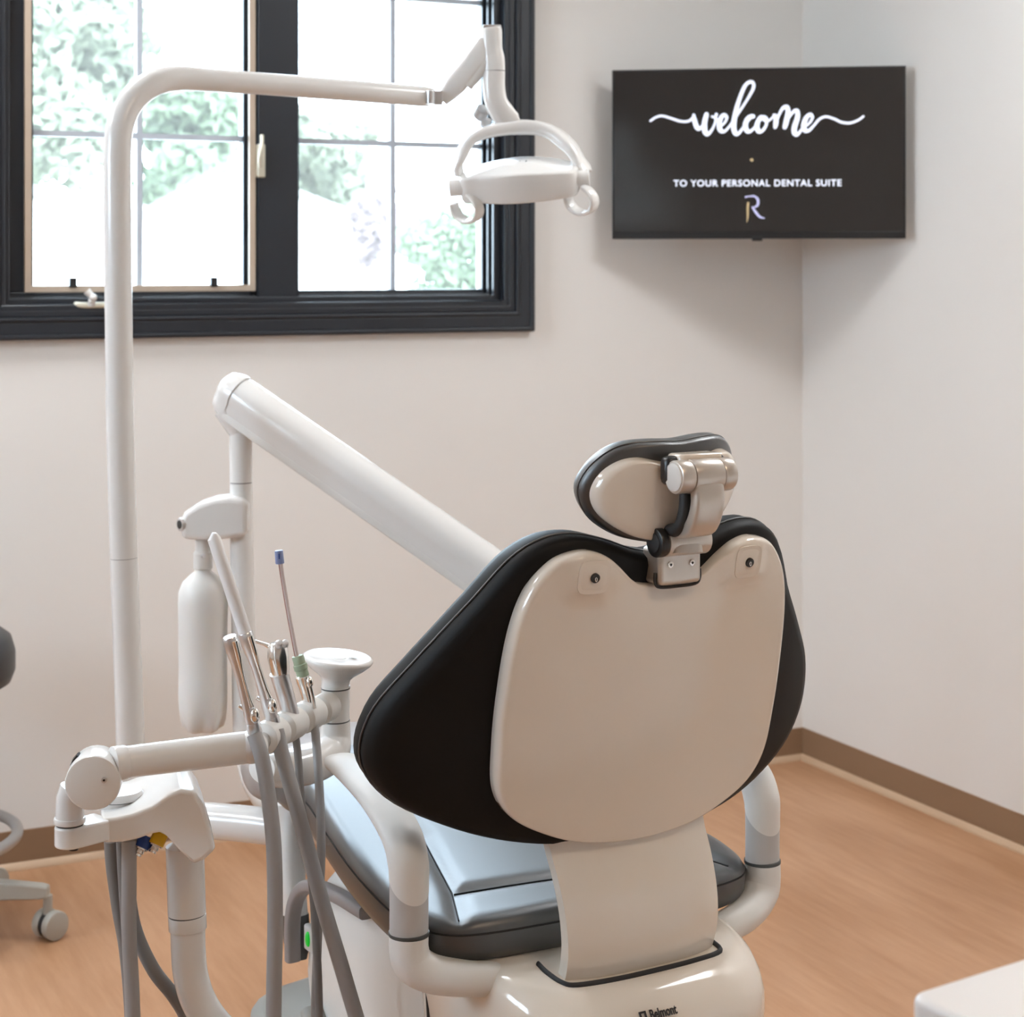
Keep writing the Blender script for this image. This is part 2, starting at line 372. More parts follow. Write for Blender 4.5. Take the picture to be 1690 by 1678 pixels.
# ceiling light panels
spots = [(.45, 3.86, 'square ceiling light panel nearest the window wall', 1), (-1.3, 3.8, 'square ceiling light panel over the stool side of the room', 1), (2.6, 2.6, 'square ceiling light panel beside the right wall', 1), (1.3, .3, 'square warm fill light panel added above the white countertop', .55)]
proto = None
for x, y, lb, dim in spots:
    if proto is None:
        proto = thing('ceiling_light', lb, 'ceiling light', V((x, y, ZC)), 'ceiling light panels')
        kids = [build('frame', MB().frame(x-.31, x+.31, -.31, .31, .03, 0, .02), M_alu, proto, T=Matrix(((1,0,0,0),(0,0,1,y),(0,-1,0,ZC),(0,0,0,1))), smooth=False),
                build('diffuser', MB().box((x-.285, y-.285, ZC-.012), (x+.285, y+.285, ZC-.006)), M_diff, proto, smooth=False)]
    else:
        o = proto.copy(); COL.objects.link(o); o.location = (x, y, ZC); o['label'] = lb
        for c in kids:
            d = c.copy(); COL.objects.link(d); d.parent = o
            if y < 1 and c is kids[1]: d.data = c.data.copy(); d.data.materials[0] = M_diff2
    l = bpy.data.lights.new('panel_lamp', 'AREA'); l.size = .56; l.energy = PANEL_POWER*dim; l.color = PANEL_COLOR if y > 1 else REAR_FILL_COLOR; l.spread = radians(170)
    lo = bpy.data.objects.new('panel_lamp', l); COL.objects.link(lo); lo.location = (x, y, ZC-.02)
LAMP0 = [o for o in COL.objects if o.type == 'LIGHT' and o.name.startswith('panel_lamp')]

# ---------------------------------------------------------------- outside
def tree(px, D, top, bot, wpx, leaf, label, n=900, ls=.5, name='tree', cat='tree'):
    n = int(n*2.6); ls *= .6
    base = P(px, 0, D); ztop = P(px, top, D).z; zbot = P(px, bot, D).z; rad = wpx/FPX*D/2
    t = thing(name, label, cat, V((base.x, base.y, -3.0)))
    mb = MB(); cz = (ztop+zbot)/2; hz = (ztop-zbot)/2
    clumps = [(random.uniform(-.65,.65)*rad, random.uniform(-.65,.65)*rad, random.uniform(-.65,.7)*hz) for _ in range(16)]
    for i in range(n):
        c = random.choice(clumps); d = V((random.gauss(0,1), random.gauss(0,1), random.gauss(0,1))).normalized()*random.uniform(.5, 1)
        p = V((base.x+c[0]+d.x*rad*.42, base.y+c[1]+d.y*rad*.42, cz+c[2]+d.z*hz*.42))
        a = V((random.gauss(0,1), random.gauss(0,1), random.gauss(0,1))).normalized(); b = a.orthogonal().normalized()*ls*.3; a = a*ls*.5; u = a.cross(b).normalized()*ls*.1
        mb.add([p-a, p+b+u, p+a, p-b+u], [(0,1,2),(0,2,3)])
    fo = build('foliage', mb, leaf, t, smooth=False); fo['kind'] = 'stuff'
    m2 = MB().sweep([V((base.x, base.y, -3.0)), V((base.x, base.y, cz-hz*.5)), V((base.x+.1, base.y, cz))], [rad*.09, rad*.06, rad*.03], n=10)
    for c in clumps[:6]: m2.sweep([V((base.x, base.y, cz-hz*.6)), V((base.x+c[0]*.8, base.y+c[1]*.8, cz+c[2]*.8))], [rad*.035, rad*.01], n=6)
    build('trunk', m2, M_bark, t)
struct(build('outside_ground', MB().box((-60, YB+1.2, -3.1), (90, 140, -3.0)), M_ground, smooth=False))
tree(120, 52, -120, 330, 330, M_leaf, 'tall pale green tree seen through the left end of the window', 2600, .9)
tree(300, 58, 120, 345, 260, M_leaf2, 'lower green tree behind the white gabled house', 1800, .9)
tree(560, 50, 175, 345, 230, M_leaf, 'pale bushy tree seen through the lower right window panes', 1500, .8)
tree(625, 36, 300, 460, 90, M_leaf3, 'plum coloured small tree beside the house in the right panes', 900, .35, 'small_tree', 'tree')
tree(735, 22, 330, 560, 190, M_leaf2, 'fresh green shrub low in the right window panes', 2600, .22, 'shrub', 'shrub')
# gabled house
def house(px0, px1, pxa, ya, ye, D, label, depth=7):
    a = P(px0, ye, D); b = P(px1, ye, D); c = P(pxa, ya, D); G = -3.0
    t = thing('house', label, 'house', V((a.x/2+b.x/2, a.y/2+b.y/2, G)))
    d = F*depth
    z = lambda p, h: V((p.x, p.y, h))
    build('wall', MB().prism([z(a, G), z(b, G), b, c-V((0,0,.05)), a], d), M_siding, t, smooth=False)
    e = (b-a).normalized()
    for p, s in ((a, -1), (b, 1)):
        q = p+e*s*.3+(p-c).normalized()*.0
        q.z -= abs((c.z-p.z)/((p-c).length+.01))*.3
        n = UP*.14
        build('roof_slope', MB().prism([c-F*.3, q-F*.3, q-F*.3+n, c-F*.3+n], d+F*.6), M_roof, t, smooth=False)
    for k in (.3, .68):
        w0 = a+(b-a)*k - F*.03; wf = build('window', MB().box((-.45, -.03, -.6), (.45, .03, .6)), M_siding, t, T=Matrix.Translation(z(w0, G+2.2))@Matrix.Rotation(-YAW, 4, 'Z'), smooth=False)
        build('pane', MB().box((-.37, -.05, -.52), (.37, .0, .52)), M_pane2, wf, T=Matrix.Translation(z(w0, G+2.2))@Matrix.Rotation(-YAW, 4, 'Z'), smooth=False)
house(215, 610, 375, 280, 372, 40, 'white gabled house standing beyond the window')
house(-60, 170, 30, 318, 352, 26, 'low pale house at the far left beyond the window')

# ---------------------------------------------------------------- television
TVm = CP((.273+1.049)/2, (4.99+4.87)/2, 0)
a = CP(.273, 4.99, 0); b = CP(1.049, 4.87, 0); ex = (b-a).normalized(); ey = V((-ex.y, ex.x, 0))
if ey.dot(F) < 0: ey = -ey
zt = EYE-(112-HZ)/FPX*4.93; zb = EYE-(394-HZ)/FPX*4.93; TW = (b-a).length; TH = zt-zb
TM = Matrix(((ex.x, ey.x, 0, TVm.x), (ex.y, ey.y, 0, TVm.y), (0, 0, 1, (zt+zb)/2), (0, 0, 0, 1)))
tv = thing('television', 'slim black television mounted across the room corner showing a welcome message', 'television', TM@Matrix.Translation((0, .1, -TH/2)))
build('casing', MB().box((-TW/2, 0, -TH/2), (TW/2, .022, TH/2)), M_blackp, tv, T=TM, bevel=.002)
build('rear_housing', MB().box((-TW/2+.12, .018, -TH/2+.02), (TW/2-.12, .05, TH/2-.16)), M_blackp, tv, T=TM, bevel=.008)
bx = .5*TW; wm = MB()
wm.box((-.10, .045, -.10), (.10, .060, .10)); wm.box((-.02, .055, -.02), (.02, .29, .02))
build('wall_bracket', wm, M_blackp, tv, T=TM, bevel=.002)
scr = build('screen', MB().box((-TW/2+.006, -.0016, -TH/2+.020), (TW/2-.006, .002, TH/2-.006)), M_screen, tv, T=TM, smooth=False)
build('bottom_bezel', MB().box((-TW/2+.001, -.003, -TH/2), (TW/2-.001, .002, -TH/2+.0185)), M_blackp, tv, T=TM, bevel=.001)
build('sensor_bump', MB().box((-.014, -.006, -TH/2-.006), (.014, .01, -TH/2+.006)), M_blackp, tv, T=TM, bevel=.002)
def tvp(x, y):
    u = (x-95)/1460; yt = 112-30*u; yb = 950-5*u; v = (y-yt)/(yb-yt)
    return V(((u-.5)*TW, -.0022, (.5-v)*TH))
kx = TW/1460
def stroke(mb, pts, wd):
    q = spline([tvp(*p) for p in pts], 7); ww = interp([x*kx/2 for x in wd], len(q))
    # round-ended flat ribbon
    mb.sweep(q, ww, .0004, side=None, n=10) if False else None
    n = len(q)
    for i in range(n-1):
        for (p, r) in ((q[i], ww[i]),):
            pass
        A, B = q[i], q[i+1]; t = (B-A)
        if t.length < 1e-7: continue
        m = V((-t.z, 0, t.x)).normalized()
        mb.add([A+m*ww[i], B+m*ww[i+1], B-m*ww[i+1], A-m*ww[i]], [(0,1,2,3)])
    for i in range(n):
        mb.add([q[i]+V((cos(2*pi*k/12)*ww[i], -.00002*(i%5)-.00001, sin(2*pi*k/12)*ww[i])) for k in range(12)], [tuple(range(12))])
T_, S_ = 24, 11
wl = MB()
stroke(wl, [(290,363),(318,345),(350,338),(395,350),(440,364),(480,364),(508,345)], [11,11,11,12,12,12,14])
stroke(wl, [(508,333),(512,360),(525,395),(540,400),(560,372),(572,335)], [14,24,24,16,11,12])
stroke(wl, [(572,330),(562,375),(565,415),(578,428),(600,405),(616,368),(620,332),(622,330)], [22,26,26,20,12,11,13,15])
stroke(wl, [(600,340),(622,352),(640,385),(662,372),(674,345),(660,332),(643,350),(636,385),(644,410),(664,412),(690,385)], [11,11,11,11,14,18,22,26,24,14,11])
stroke(wl, [(690,385),(735,318),(780,248),(806,198),(804,172),(786,168),(762,192),(736,255),(718,320),(708,385),(716,422),(732,424),(758,392)], [11,12,13,16,16,16,18,20,24,26,24,16,11])
stroke(wl, [(758,392),(790,350),(806,340),(796,338),(776,352),(766,385),(776,412),(796,410),(824,380)], [11,11,18,20,22,26,24,14,11])
stroke(wl, [(824,380),(848,342),(836,350),(824,382),(830,410),(848,412),(868,385),(872,352),(858,340),(856,356),(878,362),(908,338)], [11,16,20,25,25,16,14,16,14,11,10,10])
stroke(wl, [(908,332),(918,340),(918,370),(914,392)], [14,22,25,18])
stroke(wl, [(914,390),(932,335),(952,298),(972,292),(978,318),(970,360),(962,392)], [10,12,16,22,24,26,22])
stroke(wl, [(962,390),(985,340),(1008,312),(1024,312),(1024,345),(1010,390),(1010,420),(1024,428),(1048,400)], [10,12,16,20,24,26,26,18,11])
stroke(wl, [(1048,398),(1080,375),(1098,345),(1088,328),(1068,345),(1056,380),(1060,406),(1080,408),(1104,385)], [11,11,14,17,22,26,24,16,12])
stroke(wl, [(1104,385),(1132,352),(1165,339),(1205,350),(1240,366),(1282,370),(1322,356),(1348,337)], [12,12,12,12,12,12,11,11])
part(build('welcome_lettering', wl, M_glyph, scr, T=TM, smooth=False), 'white brush script reading welcome')
def text(body, size, T, m, parent, name, bold=0, spacing=1.0, label=None, depth=.0004, width=None):
    cu = bpy.data.curves.new('txt', 'FONT'); cu.body = body; cu.size = size; cu.offset = bold; cu.extrude = depth; cu.align_x = 'CENTER'; cu.align_y = 'CENTER'; cu.space_character = spacing
    to = bpy.data.objects.new('txt', cu); COL.objects.link(to); bpy.context.view_layer.update()
    dg = bpy.context.evaluated_depsgraph_get(); me = bpy.data.meshes.new_from_object(to.evaluated_get(dg))
    bpy.data.objects.remove(to)
    vs = [v.co.copy() for v in me.vertices]
    if width:
        x0 = min(v.x for v in vs); x1 = max(v.x for v in vs); k = width/(x1-x0)
        for v in vs: v.x = (v.x-(x0+x1)/2)*k
    mb = MB(); mb.v = vs; mb.f = [tuple(p.vertices) for p in me.polygons]; bpy.data.meshes.remove(me)
    o = build(name, mb, m, parent, T=T, smooth=False)
    if label: o['label'] = label
    return o
FR = Matrix(((1,0,0,0),(0,0,-1,0),(0,1,0,0),(0,0,0,1)))      # text facing -y
c = tvp(824, 672)
text('TO YOUR PERSONAL DENTAL SUITE', .0245, TM@Matrix.Translation(c)@Matrix.Rotation(radians(.2), 4, 'Y')@FR, M_glyph, scr, 'caption_lettering', .00045, 1.12, 'white capitals TO YOUR PERSONAL DENTAL SUITE', width=835*kx)
lr = MB()
stroke(lr, [(768,740),(782,737),(800,737)], [9,6,6])
stroke(lr, [(780,737),(810,736),(828,752),(828,778),(812,790),(800,792)], [5,9,12,12,8,5])
stroke(lr, [(800,790),(818,815),(838,838),(862,846)], [7,13,11,4])
part(build('monogram', lr, M_violet, scr, T=TM, smooth=False), 'pale violet letter R outline')
lr = MB(); stroke(lr, [(780,770),(778,800),(778,835),(774,865)], [11,10,9,3])
part(build('monogram_stem', lr, M_gold, scr, T=TM, smooth=False), 'gold stem of the letter R')
lr = MB(); stroke(lr, [(797,555),(799,556)], [15,15]); build('gold_dot', lr, M_gold, scr, T=TM, smooth=False)

# ---------------------------------------------------------------- dental chair (local: x across, y towards the feet, z up)
CM = Matrix.Translation(CP(.187, 2.35, 0)) @ Matrix.Rotation(radians(30)-YAW, 4, 'Z')
ch = thing('dental_chair', 'white shelled dental chair with black upholstery seen from behind', 'dental chair', CM)
def cb(name, mb, m, parent=None, **k): return build(name, mb, m, parent or ch, T=CM, **k)
REC = .2126
def bp(u, h, n):            # point on the reclined back plane; n forward of the shell face
    return V((u-.010, .03-(h-.70)*REC+n, h+n*REC*.6))
# backrest cushion
cush = mirror([(0,1.078),(.04,1.085),(.08,1.099),(.125,1.109),(.165,1.104),(.205,1.076),(.25,1.008),(.30,.937),(.335,.882),(.347,.832),(.337,.792),(.302,.757),(.235,.727),(.165,.708),(.09,.698),(0,.694)])
def cf(u, h, n):
    cu = .088*(min(abs(u), .36)/.34)**2.1*(1 if h < 1.0 else max(.5, 1-(h-1.0)*4))
    return bp(u, h, n+cu)
mb = solid(cush, (0,.885), disc_rings(.018,.86,8)+[(.93,.016),(.975,.020),(.995,.029),(1.0,.038),(.997,.043),(1.0,.048),(.995,.066),(.97,.083),(.92,.093)]+disc_rings(.085,.86,8,True), cf, 4)
cbk = cb('backrest_cushion', mb, M_vinback, angle=80)
o2 = spline(cush, 4, True)
build('piping', MB().sweep([cf(p.x*1.001, .885+(p.y-.885)*1.001, .043) for p in o2]+[cf(o2[0].x*1.001, .885+(o2[0].y-.885)*1.001, .043)], .0016, n=8), M_vinyl, cbk, T=CM)
# backrest shell
shell = mirror([(0,1.045),(.035,1.047),(.055,1.056),(.08,1.077),(.105,1.092),(.135,1.095),(.168,1.082),(.195,1.045),(.209,.99),(.214,.91),(.213,.845),(.207,.792),(.186,.757),(.148,.733),(.085,.711),(0,.703)])
def bump(u, h, cu, chh, a, b, e=2.0): return exp(-(abs((u-cu)/a)**e+abs((h-chh)/b)**e))
def sf(u, h, n):
    n += .020*(abs(u)/.217)**2
    r = abs(u)
    n -= .009*bump(r, h, .118, 1.066, .034, .030, 4)*(1 if n < .03 else .3)      # bosses around the keyholes
    if h > 1.0: n += .008*exp(-(u/.055)**2)*min(1, (h-1.0)/.04)
    return bp(u, h, n)
mb = solid(shell, (0,.885), disc_rings(0,.90,22)+[(.93,0),(.955,.0003),(.975,-.0002),(.988,.001),(.996,.0045),(1.0,.010),(1.0,.022),(.98,.026)]+disc_rings(.028,.9,4,True), sf, 6)
bsh = cb('backrest_shell', mb, M_shell, angle=75)
for s in (-1, 1):
    c0 = sf(s*.118, 1.066, .0003); nv = V((0, -1, -REC)).normalized()
    kp = MB(); pl = []
    for k in range(24):
        a = 2*pi*k/24; e = .5
        pl.append(sf(s*.118+math.copysign(abs(cos(a))**e, cos(a))*.022, 1.066+math.copysign(abs(sin(a))**e, sin(a))*.0215, -.0006)-nv*.001)
    kp.prism(pl, nv*.0014)
    cov = build('keyhole_cover', kp, M_shell, bsh, T=CM, bevel=.0003)
    ks = MB().cyl(c0-nv*.001, c0+nv*.0035, .0062, n=20, bev=.001)
    build('screw_cap', ks, M_blackp, bsh, T=CM)
    sx = MB(); cc = c0+nv*.0037
    sx.sweep([cc+V((cos(t)*.0042, 0, sin(t)*.0042+.0006)) for t in [radians(x) for x in range(35, 146, 10)]], .0005, n=6)
    sx.sweep([cc+V((cos(t)*.0013, 0, sin(t)*.0026-.001)) for t in [radians(x) for x in range(0, 361, 30)]], .0004, n=6)
    build('slot_mark', sx, M_chrome, bsh, T=CM)
# lower back cover, a curved tongue running down into the rear housing
pr = [(.052,.735),(.040,.700),(.022,.665),(.008,.625),(.004,.585),(.012,.55),(.028,.52),(.045,.50)]
rows = spline([(a, b, 0) for a, b in pr], 5); rings = []
for i, p in enumerate(rows):
    t = i/(len(rows)-1); hw = .122-.010*t-.0*(1-t); L = []
    N = 16
    for k in range(N+1):
        s = -1+2*k/N; L.append(V((s*hw-.006, p.x+.012*abs(s)**4+.004*s*s, p.y)))
    for k in range(N+1):
        s = 1-2*k/N; L.append(V((s*(hw-.002)-.006, p.x+.030+.006*s*s, p.y)))
    rings.append(L)
cb('lower_back_cover', MB().loft(rings), M_shell, angle=50)
# headrest
hr = mirror([(0,.053),(.035,.055),(.066,.054),(.088,.046),(.107,.027),(.1165,.001),(.109,-.026),(.090,-.048),(.056,-.066),(0,-.076)])
HC = (-.010, -.062, 1.172); RH = .24
def hf(u, v, n):
    cu = .046*(abs(u)/.127)**2
    return V((HC[0]+u, HC[1]-v*RH+n+cu, HC[2]+v+n*RH+.035*u))
mb = solid(hr, (0,0), disc_rings(.004,.86,6)+[(.95,.004),(.985,.006),(1.0,.011),(.998,.0145),(1.0,.018),(.985,.028),(.94,.036),(.88,.040)]+disc_rings(.039,.86,5,True), hf, 5)
hcu = cb('headrest_cushion', mb, M_vinyl, angle=80)
o2 = [hf(p.x*1.002, p.y*1.002, .0145) for p in spline(hr, 5, True)]
build('piping', MB().sweep(o2+[o2[0]], .0012, n=8), M_vinyl, hcu, T=CM)
hs = mirror([(0,.030),(.03,.033),(.06,.040),(.083,.036),(.101,.021),(.1085,-.002),(.101,-.025),(.081,-.045),(.050,-.061),(0,-.070)])
def hsf(u, v, n):
    if abs(u) < .05: n += .0
    return hf(u, v, n-.012)
mb = solid(hs, (0,0), disc_rings(0,.88,8)+[(.93,.0005),(.965,.002),(.99,.006),(1.0,.012),(1.0,.020)]+disc_rings(.022,.9,3,True), hsf, 5)
hsh = cb('headrest_shell', mb, M_shell, angle=70)
# socket lip behind the knuckle
K = V((-.008, -.108, 1.190))
build('knuckle_slot', MB().box((K.x-.045, K.y+.008, K.z-.012), (K.x+.044, K.y+.030, K.z+.024)), M_blackp, hsh, T=CM, bevel=.008)
build('hinge_bridge', MB().box((K.x-.030, K.y+.002, K.z+.0), (K.x+.034, K.y+.034, K.z+.0265)), M_shell, hsh, T=CM, bevel=.005)
kn = cb('headrest_knuckle', MB().cyl(K-V((.042,0,0)), K-V((.0215,0,0)), .0205, n=40, bev=.002), M_silver)
cb('headrest_knuckle', MB().cyl(K+V((.0225,0,0)), K+V((.041,0,0)), .0205, n=40, bev=.002), M_silver)
part(build('end_disc', MB().cyl(K-V((.0438,0,0)), K-V((.0415,0,0)), .0175, n=40, bev=.001), M_satin, kn, T=CM), 'pale grey end disc')
J = V((-.002, -.058, 1.103))
arm = []
armp = spline([K+V((0,-.004,.004)), K+V((0,-.011,-.018)), K+V((0,-.010,-.040)), K+V((0,.004,-.064)), J+V((-.002,-.010,.010)), J+V((-.003,-.014,-.014))], 6)
mb = MB().sweep(armp, [.0215]*len(armp), [.010 if i < 20 else .008 for i in range(len(armp))], side=(1,0,0), n=28, power=.45)
mb.cyl(K-V((.021,0,0)), K+V((.022,0,0)), .0208, n=40, bev=.001)
cb('headrest_arm', mb, M_silver, angle=50)
ins = spline([K+V((-.004,.012,-.024)), K+V((-.006,.012,-.045)), K+V((-.008,.022,-.066)), J+V((-.010,.008,.012))], 6)
cb('arm_lining', MB().sweep(ins, .019, .009, side=(1,0,0), n=20, power=.6), M_rubber)
cb('headrest_pivot', MB().cyl(J-V((.030,0,0)), J+V((.034,0,0)), .0185, n=36, bev=.002), M_silver)
kb = cb('adjustment_knob', MB().cyl(J-V((.043,0,0)), J-V((.031,0,0)), .0185, n=36, bev=.002), M_blackp)
build('knob_cap', MB().cyl(J-V((.0440,0,0)), J-V((.042,0,0)), .012, n=30, bev=.0008), M_rubber, kb, T=CM)
BR = V((-.004, -.046, 1.064))
brk = cb('headrest_bracket', MB().box((BR.x-.032, BR.y-.012, BR.z-.016), (BR.x+.032, BR.y+.030, BR.z+.030)), M_silver, bevel=.006, seg=4)
for s in (-1, 1):
    q = BR+V((s*.0165, -.0122, .010))
    sc = build('screw', MB().cyl(q, q-V((0,.0015,0)), .0042, n=20, bev=.0006), M_chrome, brk, T=CM)
    build('socket', MB().cyl(q-V((0,.0012,0)), q-V((0,.0018,0)), .0018, n=6), M_blackp, sc, T=CM)
cb('slot_lip', MB().sweep(spline([BR+V((-.034,-.004,0)), BR+V((-.034,-.004,-.012)), BR+V((-.027,-.004,-.0185)), BR+V((0,-.004,-.0195)), BR+V((.027,-.004,-.0185)), BR+V((.034,-.004,-.012)), BR+V((.034,-.004,0))], 5), .0022, n=8), M_blackp)

# seat and leg rest
def zt_(f): return .605+.050*max(0, min(1, (f-.12)/.55))**1.2 if f < .67 else .655-.035*min(1, (f-.67)/.12)
def zb_(f): return .550+.035*max(0, min(1, (f-.25)/.45))
SEG = [((-.235,.09),(-.183,.218)), ((-.183,.218),(-.134,.40)), ((-.134,.40),(-.118,.62)), ((.235,.09),(.183,.218)), ((.183,.218),(.134,.40)), ((.134,.40),(.118,.62)), ((-.183,.212),(0,.188)), ((0,.188),(.183,.212))]
def dseg(x, y):
    d = 9
    for (ax, ay), (bx_, by) in SEG:
        t = max(0, min(1, ((x-ax)*(bx_-ax)+(y-ay)*(by-ay))/((bx_-ax)**2+(by-ay)**2)))
        d = min(d, math.hypot(x-ax-t*(bx_-ax), y-ay-t*(by-ay)))
    return d
def seatf(x, y, n):         # n: 0 bottom .. 1 top
    z = zb_(y)*(1-n)+zt_(y)*n
    if n > .85:
        k = (n-.85)/.15
        z -= k*.007*exp(-(dseg(x, y)/.011)**2)
        z += k*.007*cos(min(1, abs(x)/.27)*pi/2)
    return V((x, y, z))
so_ = mirror([(0,.098),(.10,.101),(.20,.112),(.247,.140),(.266,.195),(.267,.27),(.257,.38),(.238,.50),(.220,.60),(.212,.655),(.19,.675),(.10,.678),(0,.678)])
mb = solid(so_, (0,.40), [(.3,0),(.9,0),(.96,.03),(.985,.12),(.998,.3),(1.0,.5),(1.0,.68),(.998,.73),(1.0,.76),(.985,.90),(.965,.97),(.93,1.0)]+disc_rings(1.0,.92,44,True), seatf, 8)
seat = cb('seat_cushion', mb, M_vinyl, angle=80)
sm = MB()
for (a_, b_) in SEG:
    q = [seatf(a_[0]+(b_[0]-a_[0])*i/8, a_[1]+(b_[1]-a_[1])*i/8, 1)+V((0,0,.0012)) for i in range(9)]
    q = [p for p in q if p.y > .125 or abs(p.x) < .2]
    if len(q) > 1: sm.sweep(q, .0011, n=6)
q = [seatf(p.x*1.0005, .4+(p.y-.4)*1.0005, .73) for p in spline(so_, 8, True)]; sm.sweep(q+[q[0]], .0014, n=6)
build('seam', sm, M_stitch, seat, T=CM)
lg = [(0,.672),(.12,.672),(.20,.675),(.212,.70),(.208,.76),(.196,.82),(.165,.875),(.10,.91),(0,.922)]
lg = mirror(lg)
def legf(x, y, n):
    z = (.590)*(1-n)+zt_(y)*n
    if n > .9: z += .006*cos(min(1, abs(x)/.21)*pi/2)
    return V((x, y, z))
mb = solid(lg, (0,.79), [(.4,0),(.95,0),(.98,.08),(1.0,.3),(1.0,.75),(.985,.90),(.96,.98),(.92,1.0)]+disc_rings(1.0,.88,8,True), legf, 5)
cb('legrest_cushion', mb, M_vinyl, angle=80)
tc_ = mirror([(0,.80),(.15,.80),(.205,.79),(.222,.82),(.214,.88),(.190,.96),(.145,1.03),(.08,1.065),(0,1.075)])
mb = solid(tc_, (0,.92), [(.5,.582),(.95,.584),(.99,.590),(1.0,.60),(1.0,.612),(.985,.622),(.95,.624),(.6,.622),(.2,.620)], lambda x, y, n: V((x, y, n)), 5)
cb('toe_cover', mb, M_toe, angle=60)
# arm rests
for s in (-1, 1):
    x = s*.283
    pth = spline([(x,.147,.598), (x,.147,.65), (x,.149,.685), (x,.160,.704)], 6)
    ar = cb('armrest', MB().sweep(pth, .0255, .0225, side=(1,0,0), n=30), M_grey, angle=60)
    pth = spline([(x,.147,.664), (x,.149,.686), (x,.168,.715), (x,.223,.743), (x,.29,.760), (x,.345,.767), (x,.375,.766)], 7); n_ = len(pth)
    pm = MB().sweep(pth, interp([.0262,.0268,.0278,.029,.0295,.0285,.016], n_), interp([.0236,.0236,.020,.015,.0125,.012,.006], n_), side=(1,0,0), n=36)
    for k in range(36):
        for rg in range(4):
            p = pm.v[rg*36+k]; p.z += (1-rg/4)*(.024*((p.y-.147)/.024)-.004)      # slanted oval lower end
    build('arm_pad', pm, M_satin, ar, T=CM, angle=60)
    pth = spline([(x,.147,.594), (x,.147,.575), (x-s*.006,.144,.556), (x-s*.028,.132,.543), (x-s*.065,.112,.537), (x-s*.11,.105,.528), (x-s*.165,.11,.495)], 6); n_ = len(pth)
    cb('armrest_bracket', MB().sweep(pth, interp([.0268,.0275,.028,.027,.025,.023,.02], n_), interp([.0245,.025,.026,.024,.022,.021,.018], n_), side=(0,1,0), n=30), M_satin, angle=60)
    build('pivot_ring', MB().cyl((x,.147,.594), (x,.147,.598), .0262, n=30), M_dgrey, ar, T=CM)
# rear housing: a rounded tub behind and under the seat
sec = []
prof = [(.30,.175,-.02),(.36,.184,-.045),(.44,.191,-.062),(.475,.195,-.064),(.495,.197,-.060),(.513,.197,-.050),(.528,.194,-.034),(.537,.187,-.018),(.5405,.176,-.004)]
def tub(z, hw, y0):
    out = []; y1 = .34
    for k in range(56):
        a = 2*pi*k/56; ca, sa = cos(a), sin(a); e = .42 if sa < 0 else .25
        y = (y0+y1)/2+math.copysign(abs(sa)**.5, sa)*(y1-y0)/2
        out.append(V((math.copysign(abs(ca)**e, ca)*hw*(1-.12*max(0, -sa))-.006, y, z+.10*max(0, y)*(z > .5))))
    return out
rings = [tub(*p) for p in prof]
rh = cb('rear_housing', MB().loft(rings), M_shell, angle=50)
# dark slot round the tongue
sl_ = spline([(-.131,.080,.5495),(-.133,.055,.547),(-.129,.024,.5435),(-.115,.010,.5425),(-.06,.003,.5420),(0,.002,.5420),(.06,.004,.5420),(.108,.012,.5428),(.116,.040,.5455)], 5)
build('slot_edge', MB().sweep(sl_, .0042, .0030, side=(0,0,1), n=10), M_rubber, rh, T=CM)
# maker's lettering on the housing
tx0 = V((-.030, -.0515, .5125))
TR = CM@Matrix.Translation(tx0)@Matrix.Rotation(radians(-33), 4, 'X'); TT = TR@FR
text('Belmont', .0165, TT@Matrix.Translation((.003, 0, .0012)), M_ink, rh, 'maker_lettering', .0004, 1.0, 'black lettering reading Belmont', width=.040)
mk = MB(); mk.frame(-.0315, -.0215, -.005, .007, .0025, -.0008, .0008)
build('maker_emblem', mk, M_ink, rh, T=TR, smooth=False)
# bracket screw and shadow notch
q = V((-.165, -.005, .50)); build('housing_screw', MB().cyl(q, q-V((0,.02,0)), .0045, n=16), M_steel, rh, T=CM)
# seat carriage below the cushion, sweeping forward, and the big side cover
def slab(name, outline, h0, h1, m, bev, parent=None, kk=4):
    pts = spline(outline, kk, True)
    return cb(name, MB().prism([V((p.x, p.y, h0)) for p in pts], (0,0,h1-h0)), m, parent, bevel=bev, seg=4, angle=50)
slab('seat_carriage', mirror([(0,.16),(.15,.16),(.19,.22),(.185,.40),(.16,.60),(.12,.66),(0,.67)]), .505, .552, M_satin, .012)
# lift column with a bulging shell (rings upward)
rings = []
for z, hw, y0, y1 in ((.10,.16,.28,.78),(.20,.172,.26,.80),(.32,.182,.22,.82),(.42,.188,.17,.80),(.48,.186,.16,.74),(.52,.17,.18,.70)):
    L = []
    for k in range(44):
        a = 2*pi*k/44; ca, sa = cos(a), sin(a); e = .55
        L.append(V((math.copysign(abs(ca)**e, ca)*hw, (y0+y1)/2+math.copysign(abs(sa)**e, sa)*(y1-y0)/2, z)))
    rings.append(L)
cb('side_cover', MB().loft(rings), M_satin, angle=50)
cb('cover_seam', MB().sweep(spline([(-.178,.30,.525),(-.187,.285,.50),(-.190,.27,.44),(-.187,.27,.36),(-.180,.28,.28),(-.17,.30,.18)], 6), .006, .004, side=(0,1,0), n=10), M_rubber)
